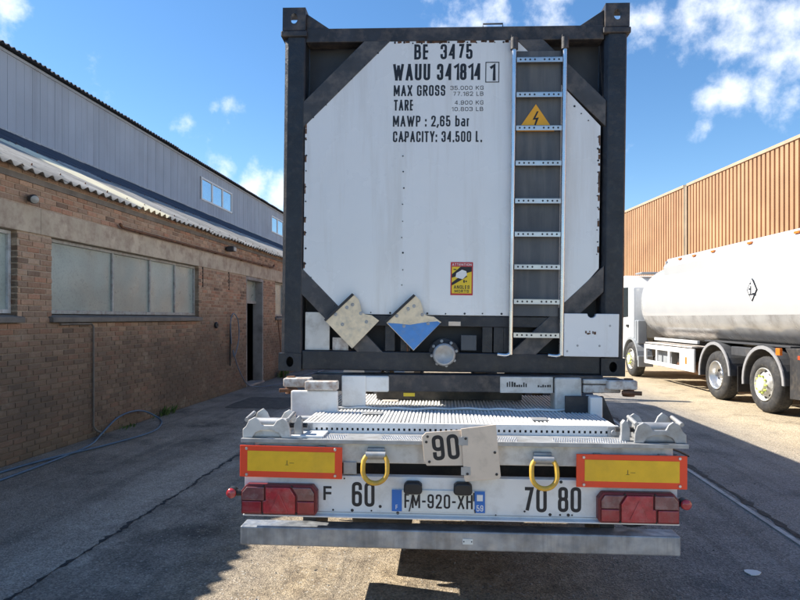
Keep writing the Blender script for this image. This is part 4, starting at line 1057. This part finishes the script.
# lettering block
LT = [('BE  3475', -.287, .125, 3.512, .108, .022), ('WAUU 341814', -.436, .188, 3.364, .117, .024), ('MAX GROSS', -.43, -.064, 3.253, .077, .02), ('TARE', -.427, -.288, 3.15, .077, .02),
      ('MAWP : 2,65 bar', -.433, .112, 3.036, .077, .018), ('CAPACITY: 34.500 L.', -.431, .198, 2.926, .077, .018),
      ('35.000 KG', -.028, .205, 3.294, .029, .014), ('77.162 LB', -.008, .205, 3.252, .029, .014), ('4.900 KG', .003, .205, 3.19, .029, .014), ('10.803 LB', -.018, .205, 3.144, .029, .014), ('1', .252, .279, 3.358, .118, .03)]
for (t, x0, x1, zb, cap, bo) in LT: lettering('lettering', t, M['ink'], ep, x0, x1, zb, cap, .0052, bo)
mb = MB(); bx0, bx1, bz0, bz1 = .217, .314, 3.345, 3.49; t = .006
mb.box(bx0, bx1, .0048, .0056, bz0, bz0+t).box(bx0, bx1, .0048, .0056, bz1-t, bz1).box(bx0, bx0+t, .0048, .0056, bz0+t, bz1-t).box(bx1-t, bx1, .0048, .0056, bz0+t, bz1-t)
mb.build('letter_box', M['ink'], ep)
# blind-spot warning sticker
sg = MB().box(-.01, .147, .0035, .0055, 1.842, 2.076).build('warning_sticker', M['signred'], ct, .0)
MB().box(-.001, .138, .0025, .0034, 1.855, 2.043).build('sticker_field', M['signyel'], sg)
MB().prism([(-.001, 1.965), (.138, 2.01), (.138, 2.043), (.06, 2.043), (-.001, 1.99)], 'y', .0018, .0024).build('sticker_band', M['ink'], sg)  # printed black bands of the sign
MB().prism([(-.001, 1.93), (.075, 1.99), (.11, 1.975), (-.001, 1.91)], 'y', .0012, .0017).build('sticker_band', M['ink'], sg)
MB().prism([(.025, 1.968), (.075, 1.955), (.105, 1.985), (.1, 2.012), (.07, 2.022), (.03, 1.998)], 'y', .0004, .0010).build('sticker_truck', M['signwhite'], sg)
lettering('lettering', 'ATTENTION', M['signwhite'], sg, .0, .137, 2.05, .017, .0028, .02)
lettering('lettering', 'ANGLES', M['ink'], sg, .014, .124, 1.887, .025, .002, .03)
lettering('lettering', 'MORTS', M['ink'], sg, .019, .119, 1.86, .021, .002, .03)
mb = MB(); mb.box(.08, .09, .0018, .0024, 1.93, 1.95).box(.095, .105, .0018, .0024, 1.935, 1.945).box(.01, .03, .0018, .0024, 2.02, 2.027); mb.build('sticker_mark', M['ink'], sg)
# ladder
ld = thing_part('ladder', ct)
box('ladder_backing', M['greypanel'], ld, .428, .745, -.004, .004, 1.70, 3.56, .002)
for x in (.412, .762):
    MB().cyl((x, -.03, 1.43), (x, -.03, 3.6), .0165, .0165, 14).build('ladder_rail', M['chrome'], ld)
    MB().cyl((x, -.03, 3.56), (x, -.03, 3.64), .026, .026, 14).build('rail_socket', M['frame_worn'], ld)
    box('rail_bracket', M['frame_worn'], ld, x-.02, x+.02, -.03, .012, 3.641, 3.665, .003)
    for z in (1.46,): MB().tube(spline([(x, -.03, 1.44), (x-.03, -.035, 1.425), (x-.09, -.03, 1.43)], 4), .014, 8).build('rail_foot', M['chrome'], ld)
for z in (3.484, 3.243, 3.006, 2.762, 2.5, 2.27, 2.042, 1.803, 1.565):
    rn = MB(); zz = z+random.uniform(-.004, .004)
    rn.box(.43, .745, -.045, -.042, zz-.018, zz+.018).box(.43, .745, -.045, -.012, zz+.012, zz+.018)
    r_ = rn.build('rung', M['alu'], ld, .001)
    hm = MB()
    for i in range(9):
        if i == 4: continue
        disc(hm, (.455+i*.033, -.0452, zz), .007, (0, -1, 0), .0008, 8)
    hm.build('rung_hole', M['black'], r_)
# high-voltage triangle
tg = MB().prism([(.44, 2.995), (.70, 2.995), (.57, 3.185)], 'y', -.009, -.0055).build('warning_triangle', M['signorange'], ct, .0)
MB().prism([(.578, 3.135), (.548, 3.075), (.572, 3.078), (.556, 3.025), (.55, 3.03), (.556, 3.008), (.574, 3.022), (.566, 3.024), (.592, 3.092), (.567, 3.088), (.59, 3.135)], 'y', -.0102, -.0092).build('bolt_symbol', M['ink'], tg)
# top handle, loop
mb = MB().tube([(.2, .06, 3.745), (.2, .06, 3.785), (.34, .06, 3.785), (.34, .06, 3.745)], .006, 6); mb.build('grab_handle', M['frame'], ct)
# placard holders (lozenge plates with a torn notch)
def placard(cx, cz, half, blue):
    n_ = [(-half, 0), (0, -half), (half, .01), (half*.72, half*.25), (half*.48, half*.28), (half*.34, half*.36), (half*.3, half*.62), (half*.22, half*.84), (.01, half)]
    pr = MB().prism([(cx+a, cz+c) for a, c in n_], 'y', -.034, -.03).build('placard_holder', M['placard'], ct, .001)
    MB().prism([(cx-half-.012, cz+.012), (cx-half, cz), (cx+.01, cz+half), (cx-.004, cz+half+.012)], 'y', -.04, -.022).build('holder_edge', M['frame'], pr, .001)
    if blue: MB().prism([(cx-half+.006, cz), (cx-.11, cz-.004), (cx-.03, cz-.012), (cx+.06, cz+.004), (cx+half*.86, cz+.016), (cx+half-.006, cz+.004), (cx, cz-half+.004)], 'y', -.0352, -.0343).build('blue_paint', M['placardblue'], pr)
    mb = MB()
    for (a, c) in ((-.12, .05), (-.07, -.02), (.06, .06), (.0, .12), (.1, .0), (-.04, .1)):
        mb.lathe([(0, .013), (.003, .011), (.004, .006), (.001, .002)], (cx+a, -.034, cz+c), (0, -1, 0), 10)
    mb.build('placard_rivet', M['galvdull'], pr)
    box('holder_post', M['frame'], pr, cx-.03, cx+.03, -.029, .0, cz-.08, cz+.02, .002)
placard(-.70, 1.645, .19, False); placard(-.265, 1.64, .193, True)
# lower bay
box('bay_sheet', M['whitedirty'], ct, -1.05, -.872, .03, .035, 1.438, 1.71, .002); box('bay_sheet', M['rustwhite'], ct, -.85, -.735, .03, .035, 1.438, 1.53, .002)
box('bay_lintel', M['frame'], ct, -.785, .74, .012, .06, 1.62, 1.695, .004)
for x in (-.47, -.36, .22, .30): box('bay_post', M['frame'], ct, x, x+.07, .02, .07, 1.437, 1.62, .003)
box('bay_plate', M['frame'], ct, .37, .42, .02, .06, 1.437, 1.62, .003)
vl = thing_part('discharge_valve', ct)
MB().lathe([(0, .0), (0, .07), (.03, .07), (.03, .108), (.075, .108), (.08, .098), (.08, .05), (.105, .06), (.13, .06), (.14, .052), (.14, 0)], (-.05, .09, 1.43), (0, -1, 0), 28).build('valve_body', M['chassis'], vl)
MB().lathe([(0, .078), (.03, .08), (.04, .072), (.043, .062), (.038, .058), (.04, .0)], (-.05, -.05, 1.425), (0, -1, 0), 28).build('valve_cap', M['galvdull'], vl)
mb = MB()
for k in range(8):
    t = 2*math.pi*k/8+.2; c = Vector((-.05+.088*math.cos(t), .01, 1.43+.088*math.sin(t))); mb.cyl(c, c+Vector((0, -.04, 0)), .013, .011, 6)
mb.build('valve_bolt', M['galvdull'], vl)
box('brass_tag', M['creamboard'], ct, -.02, .065, .008, .0115, 1.625, 1.655, .001)
box('valve_side', M['greypanel'], ct, .07, .18, .03, .06, 1.45, 1.56, .004)
MB().tube([(-.31, .01, 1.44), (-.312, .0, 1.55), (-.30, .01, 1.6)], .006, 6).build('lever', M['rust'], ct)
# document box
db = MB().prism([(.778, 1.424), (1.15, 1.424), (1.152, 1.722), (.995, 1.722), (.99, 1.705), (.975, 1.694), (.955, 1.694), (.94, 1.705), (.935, 1.722), (.778, 1.722)], 'y', -.045, -.006).build('document_box', M['panel'], ct, .004)
mb = MB()
for i in range(7):
    x, z = .955+random.uniform(-.04, .05), 1.59+random.uniform(-.016, .016); mb.box(x, x+random.uniform(.006, .018), -.0465, -.0452, z, z+random.uniform(.006, .02))
mb.build('torn_label', M['rust'], db)
mb = MB()
for (x, z) in ((.87, 1.5), (.8, 1.46), (1.09, 1.64), (1.02, 1.5)): disc(mb, (x, -.045, z), .008, (0, -1, 0), .003, 8)
mb.build('box_rivet', M['galvdull'], db)
# tank body and side members
MB().lathe([(0, 0), (.02, .5), (.05, .8), (.11, 1.0), (.18, 1.09), (.26, 1.125), (CL-.9, 1.125), (CL-.8, 1.1), (CL-.65, 1.0), (CL-.5, .75), (CL-.4, .4), (CL-.38, 0)], (0, .06, 2.56), (0, 1, 0), 56).build('tank', M['panel'], ct)
for x in (XL+.05, XR-.15):
    box('side_rail', M['frame'], ct, x, x+.1, .18, CL-.18, ZB+.02, ZB+.14, .004)
for y in (1.4, 4.4, 7.4): box('saddle', M['frame'], ct, -.9, .9, y, y+.15, ZB+.03, 1.62, .004)
box('walkway_top', M['galvdull'], ct, -.25, .25, .3, CL-.3, 3.69, 3.72, .002)

# ------------------------------------------------------------------ tanker truck on the right (drawn facing away from the camera)
tk = thing('tanker_truck', 'white fuel tanker truck with glossy tank, parked before the orange shed', 'truck', (6.45, 10.67, 0), 1.9)
AX = (0.0, 1.76, 6.72)
for i, y in enumerate(AX):
    st = 'dish' if i == 1 else 'hub'
    wheel(tk, .0 if i != 1 else .02, y, -1, st, w=.32); wheel(tk, 2.48, y, 1, st, w=.32)
    MB().cyl((.2, y, .5), (2.3, y, .5), .07, .07, 12).build('axle', M['chassis'], tk)
# elliptical tank: superellipse sections, domed ends
def tank_mesh(y0, y1, cx, cz, hx, hz, dome=.42, n_=64):
    vs = []
    T_ = (.002, .03, .08, .16, .28, .42, .6, .8, 1.0)
    kf = lambda t, p: (1-(1-t)**p)**(1/p)
    secs = [(y0+dome*t, kf(t, 3.4), kf(t, 2.3)) for t in T_]+[(y0+dome+(y1-y0-2*dome)*i/12, 1, 1) for i in range(1, 12)]+[(y1-dome*t, kf(t, 3.4), kf(t, 2.3)) for t in reversed(T_)]
    for (y, kx, kz) in secs:
        for i in range(n_):
            t = 2*math.pi*i/n_; c, s = math.cos(t), math.sin(t); e = 2/2.5
            vs.append((cx+hx*kx*math.copysign(abs(c)**e, c), y, cz+hz*kz*math.copysign(abs(s)**e, s)))
    m = len(secs); fs = [(a*n_+i, (a+1)*n_+i, (a+1)*n_+(i+1) % n_, a*n_+(i+1) % n_) for a in range(m-1) for i in range(n_)]
    ec = (len(secs)-1)*n_
    return MB().add(vs, fs+[list(range(n_)), list(range(ec+n_-1, ec-1, -1))], True)
tm_ = tank_mesh(-3.1, 6.5, 1.25, 2.09, 1.235, 1.04, 1.0, 72)
up_, lo_ = MB(), MB(); up_.v = tm_.v; lo_.v = tm_.v
for f in tm_.f:
    t_ = up_ if sum(tm_.v[i][2] for i in f)/len(f) > 1.78 else lo_
    t_.f.append(f); t_.sm.append(True)
tb = up_.build('tank', M['tankwhite'], tk); lo_.build('tank_belly', M['belly'], tk)
for y in (4.4, 2.9, 1.2, -.4, -2.0):
    pass
cm = MB().prism([(.30, 3.2), (.18, 2.98), (.2, 2.7), (2.3, 2.7), (2.32, 2.98), (2.2, 3.2)], 'y', -3.0, 4.82).build('tank_coaming', M['tankwhite'], tk, .02)
for y in (3.95, 3.2, 2.3, .85, -.6, -2.0):
    MB().box(.215, .26, y-.07, y+.07, 3.1, 3.14).build('marker_lamp', M['lensorange'], cm, .003)
box('coaming_tag', M['cabgrey'], cm, .21, .25, 4.7, 4.76, 3.05, 3.13, .002)
# environmental hazard lozenge on the tank side, faint lozenge near the dome
def lozenge(y, z, h, m_in, marks):
    # on the tank side: small plate standing just proud
    lz = MB().prism([(y-h*.8, z), (y, z-h), (y+h*.8, z), (y, z+h)], 'x', .004, .02).build('hazard_lozenge', M['ink'] if marks else M['galvdull'], tk)
    k = .9; MB().prism([(y-h*.66, z), (y, z-h*k), (y+h*.66, z), (y, z+h*k)], 'x', .002, .0035).build('lozenge_field', m_in, lz)
    if marks:
        mb = MB(); mb.box(.0, .0016, y-.11, y+.1, z-.1, z-.075).box(.0, .0016, y+.01, y+.05, z-.085, z+.07).box(-.0004, .0015, y-.12, y-.02, z-.1, z-.06).box(-.0004, .0015, y+.05, y+.1, z-.0, z+.03).box(-.0004, .0015, y+.02, y+.06, z+.1, z+.13)
        mb.build('lozenge_symbol', M['ink'], lz)
lozenge(.36, 2.2, .21, M['signwhite'], True)
# frame and running gear
for x in (.78, 1.6): box('main_beam', M['chassis'], tk, x, x+.1, -3.0, 7.3, .82, 1.08, .004)
for y in (-2.4, -1.0, 1.0, 2.6, 4.0, 5.2): box('tank_cradle', M['chassis'], tk, .75, 1.75, y, y+.12, 1.08, 1.32, .004)
for s, x0 in ((-1, 0), (1, 2.5)):
    for i, y in enumerate((AX[0], AX[1])):
        fd = thing_part('fender', tk)
        prof = [R(-8+11*q) for q in range(18)]
        for nm, ro, ri, xa, xb, m_ in (('fender_arch', .645, .62, .0, .5, M['fender']), ('fender_edge', .66, .60, -.022, .001, M['fendertrim'])):
            poly = [(y+ro*math.cos(t), .53+ro*math.sin(t)) for t in prof]+[(y+ri*math.cos(t), .53+ri*math.sin(t)) for t in reversed(prof)]
            a, b = (x0-s*xa, x0-s*xb); MB().prism(poly, 'x', min(a, b), max(a, b)).build(nm, m_, fd)
    a, b = sorted((x0-s*.06, x0-s*.5))
    rear = thing_part('side_skirt', tk)
    MB().prism([(-.68, .33), (-.68, 1.0), (-.55, 1.17), (-2.9, 1.22), (-2.9, .45)], 'x', a, b).build('skirt_panel', M['chassis'], rear, .01)
    MB().prism([(-.9, 1.0), (-.9, 1.06), (-2.8, 1.06), (-2.8, 1.0)], 'x', *((a-.004, a-.001) if s < 0 else (b+.001, b+.004))).build('red_strip', M['reflred'], rear)
    MB().prism([(.5, .95), (1.2, .95), (1.2, 1.12), (.5, 1.12)], 'x', a, b).build('fender_bridge', M['fender'], tk, .01)
    MB().prism([(-.62, 1.05), (-.5, 1.05), (-.5, 1.17), (-.62, 1.17)], 'x', *((x0-.07, x0-.02) if s < 0 else (x0+.02, x0+.07))).build('side_lamp', M['lensorange'], tk, .008)
    # flat guard tops either side
    MB().prism([(-.6, 1.175), (2.45, 1.175), (2.45, 1.2), (-.6, 1.2)], 'x', *sorted((x0-s*.12, x0-s*.6))).build('guard_top', M['fender'], tk, .004)
    box('mud_flap', M['black'], tk, *sorted((x0-s*.05, x0-s*.45)), .93, .95, .25, .75, .003)
    # side under-run frame with open bays
    gf = thing_part('side_guard', tk); xa, xb = sorted((x0-s*.03, x0-s*.07))
    y0, y1 = 2.75, 5.72
    MB().box(xa, xb, y0, y1, .86, .98).box(xa, xb, y0, y1, .46, .56).build('guard_rail', M['cabwhite'], gf, .006)
    for (p, q) in ((y0, y0+.75), (4.05, 4.17), (4.85, 4.93), (5.6, 5.72)): box('guard_post', M['cabwhite'], gf, xa, xb, p+.001, q, .561, .859, .004)
    box('red_reflector', M['lensorange'], gf, xa-.004 if s < 0 else xb+.001, xa-.001 if s < 0 else xb+.004, 3.1, 3.2, .62, .78, .001)
    box('step_plate', M['rustwhite'], tk, *sorted((x0-s*.05, x0-s*.5)), 2.9, 5.7, 1.0, 1.03, .004)
    box('upper_rail', M['cabwhite'], tk, *sorted((x0-s*.1, x0-s*.16)), 2.75, 5.2, 1.10, 1.17, .006)
    for y in (3.0, 3.7, 4.4, 5.1): MB().cyl((x0-s*.35, y, .55), (x0-s*.35, y+.35, .55), .16, .16, 16).build('air_tank', M['rust'] if y < 4 else M['chassis'], tk)
box('battery_box', M['chassis'], tk, .2, .7, 3.1, 4.0, .55, .98, .01); box('pump_box', M['cabgrey'], tk, .18, .7, 4.3, 5.2, .5, .95, .01)
box('rear_bumper', M['galvdull'], tk, .05, 2.45, -3.15, -3.05, .5, .62, .006)
# cab
cb = thing_part('cab', tk)
yb, yf = 6.54, 8.35
arch = [(AX[2]+.62*math.cos(t), .5+.62*math.sin(t)) for t in [R(180-15*i) for i in range(13)]]
side = [(yb, 1.09)]+[(yb, 2.55), (yb+.25, 2.86), (yb+.8, 2.95), (yf-.5, 2.93), (yf-.2, 2.75), (yf-.03, 1.75), (yf, 1.5), (yf, .42), (AX[2]+.62, .42)]+[(p[0], p[1]) for p in reversed(arch) if .5 < p[1] and p[0] > yb+.03]
MB().prism(side, 'x', .02, 2.48).build('cab_shell', M['cabwhite'], cb, .05, 3)
for xa, xb in ((.008, .0195), (2.4805, 2.492)):
    MB().prism([(6.95, 1.72), (6.95, 2.58), (7.85, 2.6), (8.07, 1.85), (7.8, 1.68)], 'x', xa, xb).build('side_window', M['glass'], cb, .003)
    box('door_handle', M['black'], cb, min(xa, 2.489)-.02 if xa < 1 else 2.485, .018 if xa < 1 else 2.52, 6.88, 7.06, 1.42, 1.49, .004)
    box('door_seam', M['black'], cb, xa+.008 if xa < 1 else 2.4802, .0198 if xa < 1 else 2.4845, 6.8, 6.815, 1.25, 2.65, 0)
MB().prism([(.15, 1.78), (2.35, 1.78), (2.3, 2.68), (.2, 2.68)], 'y', 0, .012, Matrix.Translation((0, yf-.005, 0)) @ Matrix.Shear('XZ', 4, (0, 0)) if False else Matrix.Translation((0, yf+.02, 1.75)) @ Matrix.Rotation(R(10), 4, 'X') @ Matrix.Translation((0, 0, -1.75))).build('windscreen', M['glass'], cb, .003)
box('grille', M['black'], cb, .4, 2.1, yf+.001, yf+.02, .95, 1.45, .01); box('front_bumper', M['cabgrey'], cb, .02, 2.48, yf-.1, yf+.1, .35, .75, .03)
for xx in (.1, 2.0): box('headlight', M['lampglass'], cb, xx, xx+.38, yf+.101, yf+.12, .5, .68, .01)
prof = [R(0+12*q) for q in range(16)]
for xa, xb in ((-.01, .4), (2.1, 2.51)):
    poly = [(AX[2]+.63*math.cos(t), .5+.63*math.sin(t)) for t in prof]+[(AX[2]+.57*math.cos(t), .5+.57*math.sin(t)) for t in reversed(prof)]
    MB().prism(poly, 'x', xa, xb).build('wheel_arch', M['cabgrey'], cb)
    box('arch_flap', M['cabgrey'], cb, xa, xb, AX[2]-.68, AX[2]-.6, .32, .62, .01)
    mr_ = MB().tube([((xa+xb)/2, 7.95, 2.5), ((xa+xb)/2+(-.3 if xa < 1 else .3), 8.2, 2.45), ((xa+xb)/2+(-.3 if xa < 1 else .3), 8.2, 1.8)], .02, 8).build('mirror_arm', M['black'], cb)
    cxm = (xa+xb)/2+(-.32 if xa < 1 else .32)
    box('mirror', M['black'], mr_, cxm-.1, cxm+.1, 8.15, 8.25, 1.85, 2.4, .03)
for (ya, yc) in ((6.22, 6.34), (6.38, 6.5)): box('rear_stack', M['cabgrey'], tk, .04, .3, ya, yc, .95, 1.62, .03)
box('roof_cap', M['cabgrey'], cb, .25, 2.25, yb-.02, yb+.5, 2.955, 3.0, .02)

# ------------------------------------------------------------------ small things at the brick wall
def gz_pts(pts): return [btrans(*p) for p in pts]
# hose loop leaning on the wall and running along its foot
hp = [(-4.60, 1.5, .015), (-4.66, 5.0, .015), (-4.70, 6.6, .015), (-4.78, 7.4, .02), (-4.98, 8.0, .06), (-5.05, 8.5, .19), (-5.06, 8.95, .22), (-5.04, 9.3, .16), (-4.86, 9.4, .03), (-4.6, 8.93, .015), (-4.45, 8.3, .015), (-4.6, 7.4, .015), (-4.73, 6.8, .03), (-4.9, 6.1, .015), (-4.92, 4.5, .015), (-4.85, 1.5, .015)]
tag(MB().tube(spline(gz_pts(hp), 8), .013, 8).build('air_hose', M['hose']), 'blue hose lying in a long loop against the foot of the brick wall', 'hose')
hp = [(-5.02, 12.95, 1.1), (-5.03, 12.92, 1.55), (-5.02, 13.05, 1.78), (-5.0, 13.3, 1.62), (-5.02, 13.4, 1.2), (-5.03, 13.15, .8), (-5.02, 13.05, .95), (-5.0, 13.3, .55), (-4.95, 13.7, .15), (-4.85, 14.1, .02), (-4.5, 14.6, .014), (-4.35, 15.6, .014), (-4.5, 16.6, .014), (-4.3, 18, .014), (-4.3, 21, .014)]
tag(MB().tube(spline(gz_pts(hp), 8), .013, 8).build('air_hose', M['hosegrey']), 'grey-blue hose hung on the brick wall beside the doorway', 'hose')
o = MB().cyl(btrans(-5.05, 12.95, .62), btrans(-5.05, 12.97, 1.55), .022, .022, 10).build('spray_lance', M['black']); tag(o, 'black lance hanging upright under the grey-blue hose', 'spray lance')
o = MB().cyl(btrans(-4.78, 16.2, .0), btrans(-5.07, 16.55, 1.72), .014, .014, 8).build('rusty_rod', M['rust']); tag(o, 'thin rusty rod leaning on the brick wall past the doorway', 'rod')
for (y, z, rz, lab) in ((6.72, 3.10, 0, 'small dark floodlight under the eave above the brick pier'), (12.85, 3.2, 0, 'dark box lamp under the eave beside the rusty pipe')):
    p = btrans(-5.1, y, z)
    lm = thing('wall_lamp', lab, 'lamp', p, 5.5, 'lamps under the workshop eave')
    if z < 3.15:
        MB().lathe([(0, .0), (0, .035), (.05, .05), (.1, .055), (.13, .05), (.13, .0)], (.02, 0, .02), (.75, -.55, -.3), 16).build('lamp_body', M['lampbody'], lm)
        MB().lathe([(0, .046), (.01, .03), (.014, 0)], (.125, -.075, -.02), (.75, -.55, -.3), 16).build('lamp_glass', M['lampglass'], lm)
    else:
        box('lamp_body', M['lampbody'], lm, .03, .2, -.09, .09, -.05, .06, .02); box('lamp_glass', M['lampglass'], lm, .201, .206, -.07, .07, -.04, .04, .001)
    box('wall_bracket', M['lampbody'], lm, -.002, .03, -.03, .03, -.03, .04, .004)
# weeds at the wall foot
def weed(x, y, n_, h, lab):
    w = thing('weed', lab, 'plant', btrans(x, y, 0), 5.5, 'weeds along the wall foot'); mb = MB()
    for i in range(n_):
        a = random.uniform(0, 6.28); r = abs(random.gauss(0, .09)); hh = h*random.uniform(.35, 1.0); b = Vector((abs(r*math.cos(a))*.8, r*2.0*math.sin(a), 0)); lean = Vector((random.uniform(0, .6), random.uniform(-.6, .6), 1)).normalized()
        sd_ = lean.cross(Vector((random.uniform(-1, 1), random.uniform(-1, 1), .2))).normalized()*random.uniform(.008, .018)
        t = b+lean*hh; m = b+lean*hh*.55+Vector((0, 0, .01))
        mb.add([b-sd_*.3, b+sd_*.3, m+sd_, t, m-sd_], [(0, 1, 2, 3, 4)])
    mb.build('leaves', M['leaf'], w)
    st = MB()
    for i in range(6):
        a = random.uniform(0, 6.28); st.cyl((.01, 0, 0), (.01+.04*abs(math.cos(a)), .06*math.sin(a), h*.5), .003, .0015, 5)
    st.build('stem', M['leaf'], w)
weed(-5.06, 9.95, 60, .2, 'low green weed at the wall foot beside the blue hose loop')
weed(-5.05, 8.75, 22, .08, 'tiny flat weed at the wall foot inside the blue hose loop')
weed(-5.0, 16.6, 110, .32, 'taller green weed clump at the wall foot past the doorway')
# thin white sheets standing in for small sun flecks on the asphalt
for (x, y, s_, lab) in ((1.93, 4.15, 1.0, 'white sheet standing in for a sun fleck on the asphalt beside the steel drain edge'), (2.2, 4.04, .6, 'smaller white sheet standing in for a sun fleck beside the larger one')):
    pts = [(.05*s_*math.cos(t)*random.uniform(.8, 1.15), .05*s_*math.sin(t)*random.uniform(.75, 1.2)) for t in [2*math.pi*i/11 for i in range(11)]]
    o = MB().prism(pts, 'z', .004, .009).build('sun_fleck_sheet', M['fleckwhite']); o.location = btrans(x, y, 0); tag(o, lab, 'fleck', 'painted sun flecks on the asphalt')
for o_ in bpy.data.objects:
    if o_.parent and o_.name.split('.')[0] in ('panel_rivet', 'valve_bolt', 'placard_rivet', 'sticker_mark', 'roof_bolts', 'tread_stud', 'rust_edge', 'rivet', 'panel_bolt', 'lens_screw', 'board_bolt', 'board_rivet', 'box_rivet', 'torn_label', 'rung_hole', 'hand_hole', 'plate_scratch', 'worn_lettering'): o_['kind'] = 'stuff'
